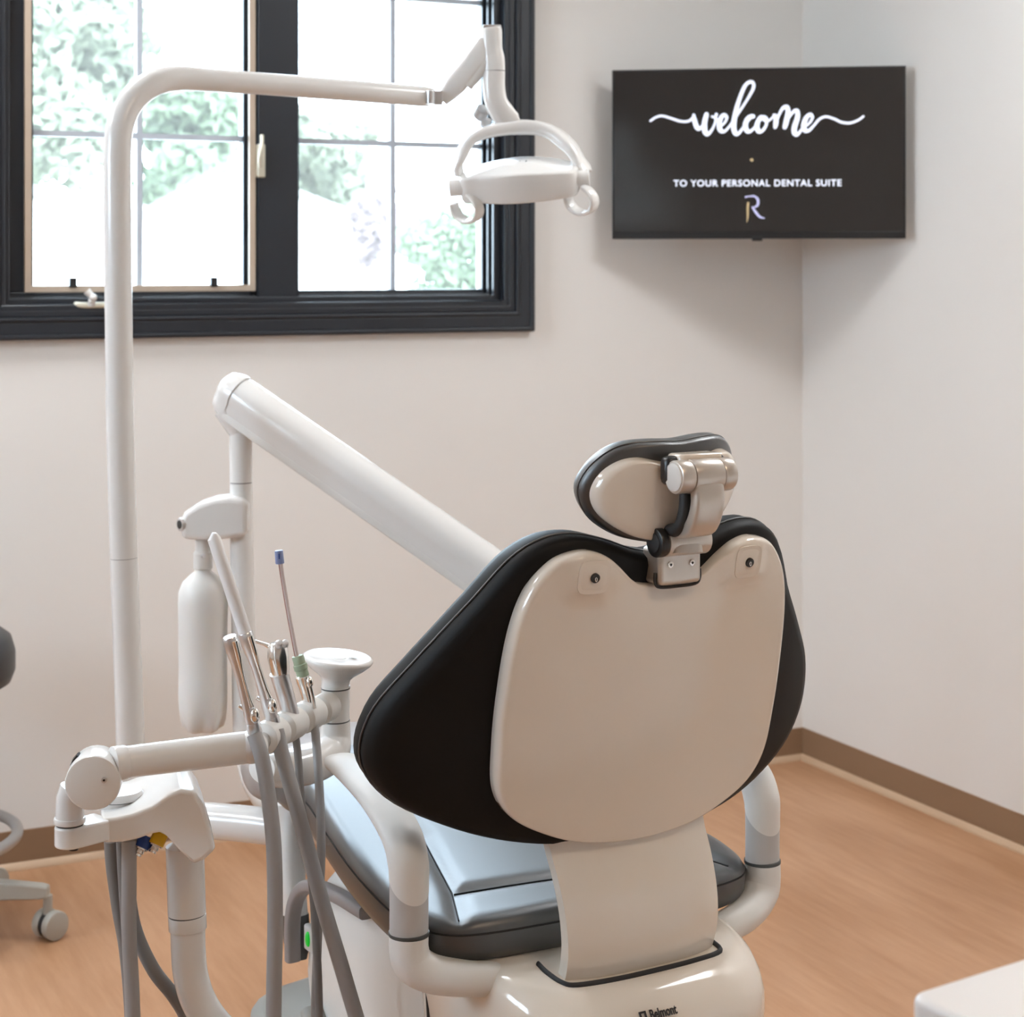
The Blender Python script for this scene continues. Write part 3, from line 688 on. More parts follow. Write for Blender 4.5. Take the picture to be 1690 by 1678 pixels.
# front leg shell with arched grey band and lamp
fs = cb('front_shell', MB().sweep(spline([(-.150,.83,.560),(-.163,.815,.51),(-.170,.80,.46),(-.170,.79,.43),(-.168,.785,.40)], 5), [.032]*21, interp([.028,.026,.022,.02,.018], 21), side=(0,1,.2), n=24, power=.7), M_satin, angle=60)
cb('shell_foot', MB().sweep([(-.168,.785,.405),(-.166,.778,.36),(-.166,.772,.335)], [.033,.031,.02], [.019,.017,.010], side=(0,1,.2), n=24, power=.7), M_dgrey, angle=60)
cb('arched_band', MB().sweep(spline([(-.192,.735,.35),(-.194,.73,.42),(-.194,.705,.465),(-.194,.655,.492),(-.194,.56,.505),(-.194,.46,.510)], 6), .012, .010, side=(1,0,0), n=16, power=.6), M_band, angle=60)
cb('diagonal_link', MB().sweep([(-.193,.66,.30),(-.195,.55,.20),(-.19,.42,.06)], .017, .012, side=(1,0,0), n=16, power=.6), M_plate, angle=60)
lp = MB().box((-.192,.655,.382), (-.180,.693,.422)); lb_ = cb('lamp_bezel', lp, M_grey, bevel=.004)
q = V((-.1925, .674, .403)); part(build('power_lamp', MB().ball(q, .007, sc=(.6,1,1.7)), M_led, lb_, T=CM), 'glowing green power lamp')
slab('base_plate', mirror([(0,-.02),(.16,0),(.24,.08),(.26,.3),(.25,.6),(.235,.80),(.17,.90),(0,.93)]), .185, .245, M_plate, .02)
slab('base_foot', mirror([(0,.05),(.15,.06),(.20,.12),(.21,.4),(.20,.7),(.14,.80),(0,.82)]), 0, .19, M_band, .01)

# ---------------------------------------------------------------- operating light on its pole
PD = 3.2
lt = thing('operating_light', 'white dental operating light on a tall bent pole in front of the window', 'dental light', V((P(215, 1345, PD).x, P(215, 1345, PD).y, 0)))
pole = [P(217, 1345, PD), P(214.5, 1200, PD), P(204.5, 921, PD)]
build('lower_pole', MB().sweep(pole, [.0245, .0245, .0240], n=32), M_white, lt)
up = [P(204.5, 920, PD), P(198, 700, PD), P(195, 450, PD), P(194, 330, PD), P(193.5, 260, PD)]
bend = spline([P(193.5, 260, PD), P(197, 215, PD+.005), P(210, 178, PD+.015), P(232, 151, PD+.03), P(262, 134, PD+.055), P(300, 129, PD+.09), P(350, 132.5, PD+.13)], 6)
rest = [P(430, 138, PD+.2), P(560, 148, PD+.30), P(700, 159, PD+.41)]
pth = up+bend[1:]+rest
build('upper_pole', MB().sweep(pth, interp([.0240]*3+[.0236]*3+[.0228]+[.0212, .0205], len(pth)), n=32), M_white, lt, angle=60)
build('pole_joint', MB().sweep([P(204.6, 923, PD), P(204.5, 918.5, PD)], .0236, n=32), M_band, lt)
AE = PD+.41
tip = build('arm_end_cap', MB().cyl(P(699, 159, AE), P(713, 160.5, AE+.01), .0200, .0185, n=28, bev=.002), M_white, lt)
mb = MB().cyl(P(710, 150, AE-.02), P(710, 172, AE-.02), .009, n=16); mb.box((-.014, -.012, -.014), (.014, .012, .014))
mb.v[-8:] = [P(719, 162, AE)+Matrix.Rotation(-YAW, 3, 'Z')@p for p in mb.v[-8:]]
part(build('knuckle', mb, M_steel, lt, bevel=.001), 'small grey steel knuckle')
# link arm: two-skinned flat arm rising to the head yoke
LK = spline([P(729, 166, AE+.01), P(752, 140, AE+.01), P(785, 98, AE), P(803, 68, AE)], 5)
part(build('link_arm', MB().sweep(LK, interp([.012, .018, .018, .014], len(LK)), interp([.013, .021, .021, .015], len(LK)), side=F, n=20, power=.5), M_white, lt, angle=50), 'slanting white link arm')
build('link_underside', MB().sweep([p+R*.017-UP*.012 for p in LK[6:-4]], .016, .010, side=F, n=16, power=.5), M_satin, lt, angle=50)
LD = AE
mb = MB().sweep(spline([P(811, 46, LD), P(811.5, 52, LD), P(812, 80, LD), P(815, 98, LD), P(815.5, 117, LD)], 5), interp([.019,.0205,.0205,.0215,.0218], 21), interp([.017,.018,.018,.0195,.020], 21), side=R, n=28, power=.75)
yk = build('yoke_upper', mb, M_white, lt, angle=50)
build('yoke_hinge', MB().box((-.018,-.012,-.004), (.018,.012,.004)), M_steel, yk, T=Matrix.Translation(P(812, 45, LD))@Matrix.Rotation(-YAW, 4, 'Z'), bevel=.002)
build('yoke_screw', MB().cyl(P(796, 72, LD), P(793, 72, LD-.01), .005, n=14), M_steel, yk)
neck = spline([P(815.5, 118, LD), P(815.5, 145, LD), P(819, 168, LD), P(829, 186, LD), P(843, 202, LD), P(860, 213, LD)], 5)
mb = MB().sweep(neck, interp([.0218,.022,.0225,.024,.023,.008], len(neck)), interp([.020,.020,.020,.018,.013,.005], len(neck)), side=R, n=28, power=.8)
build('yoke_neck', mb, M_white, lt, angle=60)
build('brake_knob', MB().cyl(P(798, 180, LD+.02), P(790, 192, LD+.035), .014, n=14, bev=.002).cyl(P(803, 196, LD+.03), P(800, 207, LD+.035), .010, n=12), M_grey, lt)
# arch bow over the head
bow = spline([P(756, 292, LD-.02), P(760, 262, LD-.02), P(776, 232, LD-.01), P(812, 216, LD), P(862, 210, LD+.01), P(905, 216, LD+.0), P(938, 240, LD-.02), P(957, 268, LD-.03), P(966, 284, LD-.04)], 6)
build('arch', MB().sweep(bow, interp([.007,.0085,.010,.013,.015,.014,.013,.010,.008], len(bow)), interp([.012,.016,.020,.024,.026,.025,.024,.022,.016], len(bow)), side=UP, n=24, power=.7), M_white, lt, angle=60)
# lamp head
HXc = P(858, 298, LD-.03)
hx = (P(962, 285, LD-.04)-P(757, 300, LD-.02)).normalized(); hyv = (F*.95-UP*.0+UP*.30).normalized(); hyv = (hyv-hx*hyv.dot(hx)).normalized(); hzv = hx.cross(hyv)
HM = Matrix(((hx.x,hyv.x,hzv.x,HXc.x),(hx.y,hyv.y,hzv.y,HXc.y),(hx.z,hyv.z,hzv.z,HXc.z),(0,0,0,1)))
ho = [(-.112,-.034),(-.080,-.045),(-.035,-.062),(0,-.066),(.035,-.064),(.075,-.056),(.108,-.042),(.116,-.01),(.110,.03),(.075,.062),(.0,.078),(-.07,.064),(-.108,.03),(-.117,0)]
def hdf(x, y, n): 
    top = .010*exp(-(x/.09)**2)*(1 if n > .01 else 0)
    return V((x, y, n+top))
mb = solid(ho, (0,0), [(.5,-.030),(.9,-.030),(.965,-.0285),(.99,-.024),(1.0,-.016),(1.005,.010),(.995,.016),(.975,.019)]+[(.85,.020),(.6,.024),(.3,.028),(.05,.029)], hdf, 5)
hd = build('lamp_head', mb, M_white, lt, T=HM, angle=60)
gr = MB()
for i, x in enumerate((-.014, .0, .012)):
    gr.sweep([V((x-.003, -.030, .0335)), V((x+.004, .002, .0385))], .0016, .001, n=8)
build('vent_slot', gr, M_blackp, hd, T=HM)
ln = MB().lathe(V((0,.0,-.0325)), (0,0,1), [(0,.02),(.001,.045),(.004,.046)], 30); build('lens', ln, M_steel, hd, T=HM)
for s, zz in ((-1, 0), (1, .0)):
    xb = s*.103
    build('pivot_stub', MB().cyl((xb-s*.02,-.02,.0), (xb+s*.034,-.02,.0), .0155, .017, n=26, bev=.002), M_white, lt, T=HM)
    base = V((s*.112,-.030,-.012)); rr = .027; pts = []
    cc = V((base.x+.006, base.y-.004, base.z-.026)); rs = V((cos(.65), -sin(.65), 0))
    for k in range(21):
        a = radians(78-k*13.5); pts.append(cc+rs*(cos(a)*rr*1.22)+V((0, 0, sin(a)*rr)))
    part(build('grip_loop', MB().sweep(pts, interp([.009,.012,.0135,.0135,.013,.012], 21), .0042, side=V((-rs.y, rs.x, 0)), n=16, power=.6), M_white, lt, T=HM, angle=50), 'open C-shaped grip loop')
# horizontal support tube from the pole foot to the chair
sp = spline([P(215, 1330, PD), P(222, 1352, PD), P(262, 1350, PD-.01), P(345, 1354, PD-.04), P(430, 1362, PD-.09), P(500, 1372, PD-.13)], 6)
build('support_arm', MB().sweep(sp, interp([.026,.030,.030,.0305,.0305,.029], len(sp)), n=30), M_white, lt, angle=60)

# ---------------------------------------------------------------- balance arm with its post, behind the chair
AD = 3.45
ba = thing('delivery_arm', 'thick white balance arm slanting down behind the backrest from an upright post', 'instrument arm', V((P(398, 1240, AD).x, P(398, 1240, AD).y, 0)))
A0, A1 = P(381, 646, AD), P(905, 1010, AD-.25)
t = (A1-A0).normalized(); nrm = UP-t*UP.dot(t); nrm.normalize(); sd = t.cross(nrm)
def armsec(p, k, top=.036, wd=.036):
    o = []
    for i in range(22):
        a = radians(-10+200*i/21); o.append(p+sd*(cos(a)*wd*k)+nrm*(sin(a)*top*k+.004*k))
    for x, y in ((-.86,-.3),(-.80,-.62),(-.72,-.9),(-.5,-1.05),(.5,-1.05),(.72,-.9),(.80,-.62),(.86,-.3)): o.append(p+sd*(x*wd*k)+nrm*(y*.042*k))
    return o
L = (A1-A0).length
mb = MB().loft([armsec(A0+t*d, k) for d, k in ((.022,1.0),(.03,1.02),(L*.5,1.04),(L,1.06))])
build('arm_body', mb, M_white, ba, angle=35)
mb = MB().loft([armsec(A0+t*d, k) for d, k in ((-.020,.30),(-.0185,.62),(-.012,.86),(-.002,.99),(.010,1.05),(.020,1.06),(.021,1.0))])
build('end_cap', mb, M_white, ba, angle=60)
lip = [[p-nrm*.002 for p in []]]
un = MB().sweep([A0+t*.02-nrm*.038, A0+t*L-nrm*.040], .030, .010, side=sd, n=16, power=.5); part(build('lower_channel', un, M_satin, ba, angle=40), 'grey underside channel')
gk = P(392, 700, AD)
build('arm_socket', MB().sweep([P(378, 672, AD), P(388, 690, AD), P(397, 712, AD)], [.030,.030,.022], [.03,.028,.022], n=28), M_white, ba, angle=60)
build('upper_post', MB().cyl(P(397, 706, AD), P(398, 795, AD), .0212, n=30), M_white, ba)
build('post_joint', MB().cyl(P(398, 794, AD), P(398, 797, AD), .0205, n=30), M_band, ba)
lowp = spline([P(398, 797, AD), P(399, 900, AD), P(402, 1050, AD), P(404, 1180, AD), P(412, 1250, AD-.02), P(440, 1308, AD-.1), P(500, 1345, AD-.25), P(560, 1370, AD-.35)], 6)
build('lower_post', MB().sweep(lowp, interp([.0215,.022,.0225,.023,.026,.032,.036,.036], len(lowp)), n=30), M_white, ba, angle=60)
# bottle bracket: flat-bottomed hood
hp = [(298,880),(298,858),(303,846),(325,832),(352,823),(380,821),(402,824),(408,835),(408,884),(392,888),(340,893),(300,890)]
hood = MB().prism([P(x, y, AD-.045) for x, y in hp], F*.075)
hdm = build('bottle_bracket', hood, M_white, ba, bevel=.010, seg=4, angle=50)
q = P(303, 863, AD-.02); part(build('bracket_port', MB().cyl(q-R*.004-F*.02, q+R*.006-F*.012, .0125, n=20, bev=.001), M_steel, hdm), 'round steel port')
build('port_hole', MB().cyl(q-R*.0048-F*.0208, q-R*.003-F*.0195, .008, n=16), M_blackp, hdm)
q = P(847, 985, AD-.25)
mb = MB().cyl(P(797, 978, AD-.2), P(797, 1045, AD-.2), .011, n=20); build('drop_rod', mb, M_grey, ba)
tb = P(880, 1060, AD-.25)
mb = MB().cyl(P(895, 1000, AD-.25), P(895, 1075, AD-.25), .03, n=26, bev=.004); build('table_knuckle', mb, M_white, ba)
mb = MB().box((-.04,-.15,-.02), (.34,.16,.012)); build('instrument_table', mb, M_white, ba, T=Matrix.Translation(P(895, 1085, AD-.25))@Matrix.Rotation(-YAW+.5, 4, 'Z'), bevel=.012)
# water bottle
WB = P(335, 905, AD); WB = V((WB.x, WB.y, 0)); zb0 = P(335, 1205, AD).z; zt0 = P(335, 893, AD).z; Hb = zt0-zb0
wb = thing('water_bottle', 'milky plastic water bottle screwed under the bracket left of the post', 'bottle', WB+UP*zb0)
def petal(z, r, am, n=60): return [WB+V((cos(2*pi*k/n)*r*(1+am*cos(5*2*pi*k/n)), sin(2*pi*k/n)*r*(1+am*cos(5*2*pi*k/n)), zb0+z)) for k in range(n)]
prof = [(.004,.012,.1),(.0,.024,.22),(.006,.034,.20),(.018,.040,.10),(.040,.0445,.03),(.060,.0455,0),(.10,.0455,0),(.104,.0452,0),(.15,.0455,0),(.154,.0458,0),(.205,.0458,0),(.24,.0470,0),(.262,.0455,0),(.280,.038,0),(.292,.026,0),(.300,.016,0),(.312,.0135,0),(Hb-.03,.0135,0)]
build('body', MB().loft([petal(*p) for p in prof]), M_bottle, wb, angle=50)
build('cap', MB().lathe(WB+UP*(zb0+Hb-.052), (0,0,1), [(0,.016),(.002,.018),(.030,.018),(.034,.0145),(.054,.0145)], 30), M_satin, wb)
cpn = MB().cyl(WB+UP*(zb0+Hb-.025)-F*.014, WB+UP*(zb0+Hb-.025)-F*.020+R*.006, .004, n=10); build('pin', cpn, M_steel, wb)

# ---------------------------------------------------------------- assistant console
AC = thing('assistant_console', 'white assistant instrument console on a bent post at the left front', 'dental console', V((P(310, 1500, 2.47).x, P(310, 1500, 2.47).y, 0)))
fp = [(168,1352),(190,1349),(215,1344),(250,1330),(278,1310),(300,1301),(322,1306),(338,1328),(350,1368),(357,1404),(340,1420),(322,1428),(298,1406),(277,1382),(266,1374),(250,1377),(228,1385),(200,1391),(168,1392)]
hbk = [P(x, y, 2.40) for x, y in fp]
hou = MB(); n = len(hbk)
ringsH = []
for dd, k in ((0, .94), (.004, .975), (.012, 1.0), (.07, 1.0), (.13, .98), (.158, .93), (.165, .86)):
    cc = P(262, 1362, 2.40); ringsH.append([cc+(p-cc)*k+F*dd-(R*.25*dd) for p in hbk])
hou.loft(ringsH)
hs_ = build('console_housing', hou, M_white, AC, bevel=.0035, seg=3, angle=38)
zt1 = P(190, 1349, 2.40).z
q = P(195, 1322, 2.47); q = V((q.x, q.y, zt1-.004))
build('swivel_cap', MB().lathe(q, (0,0,1), [(0,.031),(.004,.032),(.010,.032),(.0105,.034),(.016,.034),(.020,.031),(.021,.005)], 40), M_white, hs_)
build('swivel_gap', MB().lathe(q, (0,0,1), [(.0095,.0335),(.0108,.0338)], 40), M_dgrey, hs_)
# swivel head
SD = 2.33
f0 = P(153, 1293, SD); ax = (F*1.0-R*.12).normalized()
sw = build('swivel_drum', MB().cyl(f0, f0+ax*.058, .0352, .0350, n=48, bev=.0035), M_white, AC)
build('drum_screw', MB().cyl(P(172, 1287, SD)-F*.0012, P(172, 1287, SD)+F*.003, .0035, n=18, bev=.0005), M_steel, sw)
build('screw_socket', MB().cyl(P(172, 1287, SD)-F*.0018, P(172, 1287, SD), .0016, n=6), M_blackp, sw)
q = P(120, 1244, SD+.035); build('drum_slot', MB().sweep([P(119, 1262, SD+.03), P(123, 1252, SD+.03), P(130, 1244, SD+.03)], .0022, .008, side=R, n=10), M_blackp, sw)
# elbow under drum down to the link
mb = MB().sweep([P(122, 1300, SD+.05), P(116, 1315, SD+.05), P(115, 1352, SD+.05)], [.018,.0180,.0182], n=30)
build('elbow', mb, M_white, AC, angle=60)
build('elbow_collar', MB().cyl(P(115, 1348, SD+.05), P(115, 1358, SD+.05), .0205, n=32, bev=.0015), M_white, AC)
build('elbow_gap', MB().cyl(P(115, 1358, SD+.05), P(115, 1361, SD+.05), .0175, n=30), M_dgrey, AC)
c0 = P(115, 1361, SD+.05); e1 = P(172, 1357, SD+.09)
pl = []
d_ = (e1-c0); d_.z = 0; d_.normalize(); pn = V((-d_.y, d_.x, 0))
for k in range(13):
    a = radians(90+180*k/12); pl.append(c0+d_*cos(a)*.0195+pn*sin(a)*.0195)
e1 = V((e1.x, e1.y, c0.z)); pl += [e1-pn*.022, e1+pn*.022]
build('link_block', MB().prism(pl, (0,0,-.0275)), M_white, AC, bevel=.003, angle=50)
build('link_bolt', MB().cyl(c0-UP*.0275+d_*.006, c0-UP*.034+d_*.006, .008, .006, n=16), M_blackp, AC)
# post
PQ = 2.49
build('upper_post', MB().sweep([P(305, 1395, PQ), P(306.5, 1440, PQ), P(308.5, 1507, PQ)], [.0258,.0258,.0258], n=32), M_white, AC)
build('post_gap', MB().cyl(P(308.5, 1507, PQ), P(308.6, 1509.5, PQ), .0250, n=32), M_dgrey, AC)
build('post_collar', MB().cyl(P(308.8, 1509, PQ), P(310, 1533, PQ), .0258, n=32, bev=.001), M_white, AC)
pp = spline([P(310, 1531, PQ), P(311, 1570, PQ), P(315, 1610, PQ), P(328, 1652, PQ), P(356, 1694, PQ+.0), P(410, 1740, PQ+.02), P(500, 1770, PQ+.08)], 6)
build('lower_post', MB().sweep(pp, [.0235]*len(pp), n=32), M_white, AC, angle=60)
# couplings below the housing
for x, y, m_, lb_ in ((238, 1392, M_blue, 'blue banded coupling'), (262, 1387, M_yellow, 'yellow banded coupling')):
    a0 = P(x+4, y-12, 2.44); dr = (UP*-1-R*.45-F*.5).normalized()
    cp_ = build('coupling', MB().cyl(a0, a0+dr*.016, .0105, n=20, bev=.001), m_, AC); cp_['label'] = lb_
    build('nipple', MB().lathe(a0+dr*.014, dr, [(0,.009),(.004,.0095),(.005,.006),(.009,.0065),(.010,.005),(.013,.005)], 16), M_chrome, cp_)
# big tubes hanging from the housing
for pts, r, m_ in (([(183,1388,2.47),(186,1430,2.47),(196,1500,2.47),(208,1570,2.47),(217,1680,2.47),(225,1900,2.47)], .0095, M_hose2),
                   ([(199,1388,2.45),(201,1430,2.45),(206,1510,2.45),(212,1600,2.45),(216,1700,2.45),(220,1900,2.45)], .0062, M_hose2),
                   ([(213,1386,2.43),(213,1440,2.43),(213,1540,2.43),(217,1620,2.43),(220,1700,2.43),(224,1900,2.43)], .0102, M_hose),
                   ([(205,1390,2.50),(210,1450,2.50),(222,1530,2.50),(252,1598,2.50),(288,1645,2.51),(312,1690,2.52),(345,1790,2.53)], .0095, M_hose2)):
    build('supply_tube', hose(MB(), [P(*p) for p in pts], r), m_, AC)
# holder arm
T0 = P(196, 1259, SD+.03); T1 = P(415, 1232, 2.45)
build('holder_arm', MB().cyl(T0, T1, .0205, .0215, n=36), M_white, AC)
build('arm_collar', MB().cyl(P(186, 1261, SD+.025), P(207, 1258, SD+.034), .0225, n=36, bev=.001), M_white, AC)
Rw = [P(417, 1231, 2.45), P(447, 1213, 2.50), P(478, 1196, 2.555), P(509, 1180, 2.61), P(538, 1167, 2.665)]
rd = (Rw[-1]-Rw[0]).normalized()
build('arm_end', MB().ball(Rw[0]-rd*.004, .0222, n=32, sc=(1.05,1.05,1)), M_white, AC)
build('holder_rail', MB().cyl(Rw[0], Rw[-1]+rd*.02, .0115, n=20), M_grey, AC)
def drum(c, r=.0225, l=.0225):
    mb = MB(); y_ = UP; x_ = rd.cross(UP).normalized()
    if x_.dot(F) > 0: x_ = -x_
    # D-shaped clip body: the camera side is flattened with a scoop
    rings = []
    for d, k in ((-l, .80), (-l*.93, .94), (-l*.7, 1), (l*.55, 1), (l*.8, .98), (l, .9)):
        L = []
        for i in range(32):
            a = 2*pi*i/32; q = c+rd*d+x_*cos(a)*r*k+y_*sin(a)*r*k
            L.append(q)
        rings.append(L)
    return mb.loft(rings)
hold = []
for c in Rw[1:4]: hold.append(build('instrument_holder', drum(c), M_satin, AC, angle=40))
hold.append(build('instrument_holder', drum(Rw[4]-rd*.006, .0215, .017), M_satin, AC, angle=40))
# cup holder post at the end of the rail
CD = 2.70
build('cup_post', MB().cyl(P(554, 1131, CD), P(553, 1188, CD), .0212, n=32), M_white, AC)
build('rail_boss', MB().cyl(Rw[4]+rd*.006, P(553, 1160, CD), .013, .015, n=24), M_satin, AC)
build('post_gap', MB().cyl(P(554, 1134, CD), P(554, 1136, CD), .0216, n=32), M_dgrey, AC)
build('post_gap', MB().cyl(P(553.5, 1187.5, CD), P(553.5, 1189.5, CD), .0216, n=32), M_dgrey, AC)
tilt = (UP*1.0+R*.0-F*.10).normalized(); tilt = (UP+R*.10-F*.02).normalized()
bw = P(553, 1133, CD)
lo_ = build('bowl', MB().lathe(bw, tilt, [(-.001,.0205),(.006,.0205),(.012,.0215),(.018,.027),(.028,.041),(.036,.050),(.040,.0525),(.0435,.0520),(.0455,.0495),(.0460,.046),(.0445,.042),(.0440,.012),(.0435,.002)], 48), M_white, AC, angle=50)
build('bowl_recess', MB().lathe(bw+tilt*.0440, tilt, [(0,.012),(.0006,.012),(.0006,.004)], 24).lathe(bw+tilt*.0440+R*.022, tilt, [(0,.006),(.0006,.006),(.0006,.004)], 20), M_satin, lo_)
eb = spline([P(553.5, 1189, CD), P(553.5, 1215, CD), P(549, 1237, CD-.01), P(530, 1252, CD-.03), P(500, 1262, CD-.06), P(465, 1268, CD-.09), P(432, 1268, CD-.12)], 6)
build('post_elbow', MB().sweep(eb, interp([.0215,.0225,.026,.031,.033,.031,.026], len(eb)), interp([.0215,.0225,.026,.028,.028,.026,.02], len(eb)), side=F, n=32, power=.85), M_white, AC, angle=60)

# ---------------------------------------------------------------- instruments in the holders
def pt(x, y, D): return P(x, y, D)
def evac(name, label, top, bot, D0, D1, group, hosepts, hr, tipd=None):
    a = P(*top, D0); b = P(*bot, D1); d = (b-a); L_ = d.length; d = d.normalized()
    t_ = thing(name, label, 'suction handpiece', b, group)
    prof = [(0,.0085),(.002,.0100),(.020,.0098),(.035,.0080),(.055,.0066),(.085,.0072),(.105,.0085),(.112,.0092),(.118,.0090),(L_-.01,.0092),(L_,.0088)]
    bd = build('handle', MB().lathe(a, d, prof, 26), M_steel if tipd is None else M_steel, t_)
    side = (d.cross(F)).normalized()
    if side.dot(R) < 0: side = -side
    off = side*.006-F*.008
    wr = MB(); q = [a+d*x+off*k for x, k in ((.006,1.0),(.030,.95),(.055,.75),(.085,.85),(.100,1.05))]
    wr.sweep(spline(q, 4), interp([.0042,.0042,.0022,.0026,.004], 17), n=12)
    part(build('clamp_strip', wr, M_chrome, t_), 'polished strip along the handle')
    lv = MB().ball(a+d*.112+off*1.25, .0088, sc=(.75,.75,1.15)); lv.sweep([a+d*.108-off*.2, a+d*.096-side*.012], [.004,.0028], n=10)
    build('valve_lever', lv, M_chrome, t_)
    build('hose', hose(MB(), [P(*p) for p in hosepts], hr), M_hose, t_)
    build('hose_collar', MB().cyl(b-d*.012, b+d*.006, .0098, n=20, bev=.001), M_steel, t_)
    if tipd: 
        e = P(*tipd[:2], tipd[2]); tp = MB().sweep([a+d*.004, a+(e-a)*.5, a+(e-a)*.94, e+R*.003], [.0092,.0090,.0090,.0032], n=22)
        part(build('suction_tip', tp, M_tip, t_), 'long white disposable suction tip')
    return t_
G = 'instruments hanging in the assistant console'
evac('suction_handpiece', 'steel suction handpiece at the left end, without a tip', (379,1050), (420,1205), 2.42, 2.44, G,
     [(420,1212,2.43),(432,1250,2.42),(444,1320,2.41),(452,1400,2.40),(454,1520,2.40),(452,1640,2.40),(450,1850,2.40)], .0105)
evac('suction_handpiece', 'steel suction handpiece carrying a long white tip', (404,1042), (452,1195), 2.47, 2.50, G,
     [(456,1205,2.49),(467,1250,2.48),(486,1320,2.46),(508,1400,2.45),(532,1490,2.44),(562,1590,2.43),(590,1685,2.43),(640,1850,2.43)], .0105, (350,879,2.47))
# three-way syringe
sy_ = thing('air_water_syringe', 'steel air and water syringe, third from the left in the holder', 'syringe', P(484, 1190, 2.54), G)
a = P(461, 1112, 2.54); b = P(485, 1196, 2.555); d = (b-a).normalized()
build('barrel', MB().lathe(a-d*.002, d, [(0,.0132),(.03,.0125),(.06,.0118),((b-a).length,.0118)], 28), M_steel, sy_)
hd_ = build('syringe_head', MB().sweep([P(457, 1060, 2.54), P(458, 1066, 2.54), P(459, 1085, 2.54), P(462, 1104, 2.54), P(463, 1113, 2.54)], [.010,.0135,.0145,.0130,.0118], [.010,.013,.0145,.0130,.0118], n=26, power=.85), M_chrome, sy_, angle=60)
build('button', MB().cyl(P(461, 1066, 2.525), P(460, 1060, 2.52), .0052, n=18, bev=.001).cyl(P(471, 1065, 2.535), P(471, 1059, 2.53), .0046, n=18, bev=.001), M_steel, hd_)
build('nozzle', MB().sweep([P(450, 1069, 2.54), P(436, 1063, 2.545), P(421, 1058, 2.55)], [.004,.0026,.0022], n=12), M_chrome, sy_)
build('hose', hose(MB(), [P(*p) for p in [(486,1200,2.55),(492,1250,2.55),(497,1320,2.54),(508,1400,2.52),(517,1480,2.50),(522,1560,2.49),(526,1640,2.49),(530,1850,2.49)]], .0055), M_hose2, sy_)
# saliva ejector
se = thing('saliva_ejector', 'pinkish clear saliva ejector with blue cap in a green adaptor', 'saliva ejector', P(515, 1180, 2.60), G)
tp = [P(461, 912, 2.62), P(466, 950, 2.62), P(476, 1010, 2.61), P(490, 1084, 2.60)]
build('tube', MB().sweep(spline(tp, 5), .0030, n=14), M_tube, se)
wq = [p-R*.0024-F*.002 for p in spline(tp, 5)]; part(build('tube_wire', MB().sweep(wq, .0007, n=6), mat('copper_wire', (.42,.20,.16), .4, noise=(9,.03,2)), se), 'thin reddish wire along the tube')
build('end_cap', MB().cyl(P(460, 908, 2.62), P(462, 930, 2.62), .0060, .0064, n=20, bev=.0008), M_bluecap, se)
build('cap_slot', MB().sweep([P(460.5, 914, 2.61)-F*.0, P(461, 922, 2.612)], .0010, n=6), M_blue, se)
build('adaptor', MB().lathe(P(491, 1082, 2.60), P(501, 1118, 2.60)-P(491, 1082, 2.60), [(0,.0078),(.001,.0086),(.012,.0086),(.013,.0100),(.020,.0100),(.021,.0088),(.030,.0088),(.031,.0075)], 24), M_green, se)
a = P(498, 1114, 2.60); b = P(514, 1178, 2.605); d = (b-a).normalized()
build('valve_body', MB().lathe(a, d, [(0,.0080),(.002,.0100),(.010,.0095),(.018,.0085),(.030,.0078),((b-a).length,.0078)], 24), M_chrome, se)
build('valve_lever', MB().ball(P(511, 1126, 2.585), .0065, sc=(.8,.8,1.25)).sweep([P(500, 1118, 2.60), P(489, 1122, 2.60)], [.003,.002], n=8), M_chrome, se)
build('side_rod', MB().sweep([P(512, 1134, 2.585), P(516, 1150, 2.585), P(519, 1168, 2.588)], .0032, n=12), M_chrome, se)
build('hose', hose(MB(), [P(*p) for p in [(518,1180,2.60),(523,1240,2.58),(528,1320,2.55),(530,1400,2.52),(527,1480,2.51),(523,1580,2.52),(520,1680,2.52),(518,1850,2.52)]], .0062), M_hose, se)

# ---------------------------------------------------------------- stool
SH = P(-150, 1500, 3.93); S0 = V((SH.x, SH.y, 0))
st = thing('stool', 'rolling operator stool with dark round seat at the left edge of the picture', 'stool', S0)
build('seat', MB().lathe(S0+UP*.535, (0,0,1), [(0,.05),(0,.19),(.012,.212),(.035,.221),(.075,.221),(.105,.212),(.122,.19),(.128,.10),(.128,.01)], 64), M_stool, st, angle=60)
build('gas_cylinder', MB().cyl(S0+UP*.12, S0+UP*.54, .025, .022, n=24), M_ring, st)
rgp = [S0+V((cos(2*pi*k/64)*.225, sin(2*pi*k/64)*.225, .215)) for k in range(65)]
fr = build('foot_ring', MB().sweep(rgp, .0125, n=18, cap=False), M_ring, st)
for k in range(3):
    a = 2*pi*k/3+.9; build('ring_spoke', MB().sweep([S0+V((cos(a)*.02, sin(a)*.02, .25)), S0+V((cos(a)*.22, sin(a)*.22, .215))], .008, n=10), M_ring, fr)
build('hub', MB().lathe(S0+UP*.085, (0,0,1), [(0,.03),(.0,.045),(.03,.048),(.06,.035),(.075,.03)], 30), M_stoolp, st)
a0 = math.atan2((R).y, (R).x)
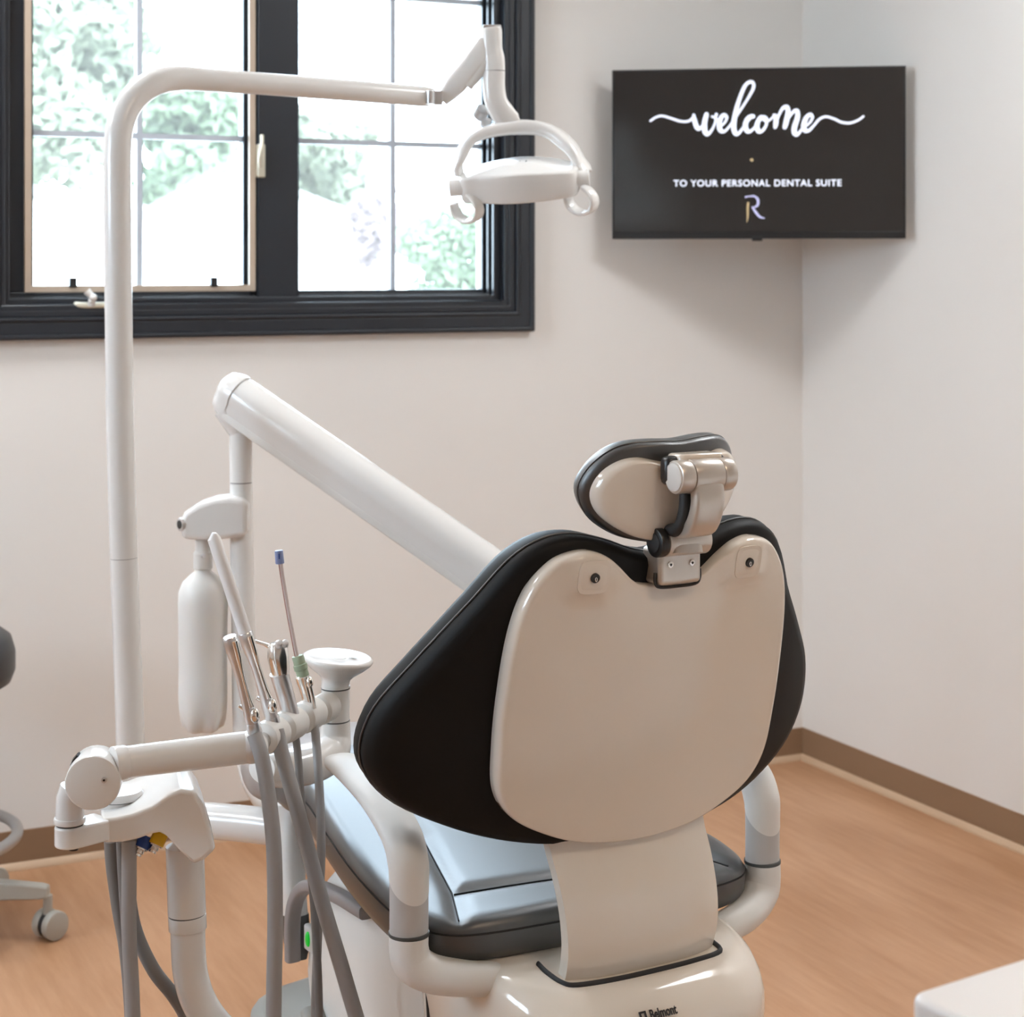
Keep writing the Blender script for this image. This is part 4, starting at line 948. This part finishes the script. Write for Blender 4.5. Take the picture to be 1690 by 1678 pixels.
for k in range(5):
    a = a0+2*pi*k/5; dr = V((cos(a), sin(a), 0)); pv = V((-sin(a), cos(a), 0))
    lgm = MB().loft([[S0+dr*x+pv*(wd*sx)+UP*(z0 if sz < 0 else z1) for sx, sz in ((-1,-1),(1,-1),(.8,1),(-.8,1))] for x, wd, z0, z1 in ((.03,.026,.085,.135),(.15,.022,.088,.130),(.285,.018,.090,.118),(.300,.016,.092,.114))])
    build('leg', lgm, M_stoolp, st, bevel=.004)
    c = S0+dr*.298
    cs_ = build('caster', MB().cyl(c+UP*.052, c+UP*.095, .010, n=14), M_stoolp, st)
    wa = (R*.80-F*.6).normalized(); cc = c+F*.004+V((0,0,.0315))
    cc = cc+R*.004
    build('wheel', MB().cyl(cc-wa*.026, cc-wa*.006, .031, n=32, bev=.004).cyl(cc+wa*.006, cc+wa*.026, .031, n=32, bev=.004), M_stoolp, cs_)
    build('wheel_hood', MB().cyl(cc-wa*.0275+UP*.0015, cc+wa*.0275+UP*.0015, .0325, n=32, bev=.004) if False else MB().cyl(cc-wa*.010, cc+wa*.010, .028, n=24), M_rubber, cs_)

# ---------------------------------------------------------------- counter corner at the lower right
ct = 0.90
def onz(px, py, z): 
    D = (EYE-z)*FPX/(py-HZ); return P(px, py, D)
k0 = onz(1509, 1640, ct); e1 = (onz(1690, 1583, ct)-k0).normalized(); e2 = V((e1.y, -e1.x, 0))
cn = thing('counter_cabinet', 'white worktop corner of a cabinet at the lower right edge', 'cabinet', k0+e1*.5+e2*.3-V((0,0,ct)))
def rr(a, b, z, rad=.014):
    pts = []
    for sx, sy, a0_ in ((a[0], a[1], 180), (b[0], a[1], 270), (b[0], b[1], 0), (a[0], b[1], 90)):
        for k in range(7):
            g = radians(a0_+15*k); cx_ = a[0]+rad if sx == a[0] else b[0]-rad; cy_ = a[1]+rad if sy == a[1] else b[1]-rad
            p = k0+e1*(cx_+cos(g)*rad)+e2*(cy_+sin(g)*rad); pts.append(V((p.x, p.y, z)))
    return pts
build('worktop', MB().prism(rr((-.004,-.004), (1.4,.62), ct), (0,0,-.035)), M_counter, cn, bevel=.006, seg=4)
build('carcass', MB().prism(rr((.018,.018), (1.38,.60), ct-.034, .004), (0,0,-(ct-.134))), M_cab, cn)
build('plinth', MB().prism(rr((.06,.06), (1.34,.56), .10, .004), (0,0,-.10)), M_dgrey, cn)
for i, x in enumerate((.02, .475, .93)):
    d = build('door', MB().prism([k0+e1*xx+e2*.014+UP*(zz-ct) for xx, zz in ((x,.12),(x+.45,.12),(x+.45,.86),(x,.86))], e2*-.016), M_cab, cn, bevel=.002)
    q = k0+e1*(x+.06)-e2*.02; build('handle', MB().sweep([V((q.x,q.y,.62)), V((q.x,q.y,.76))], .005, n=10), M_steel, d)
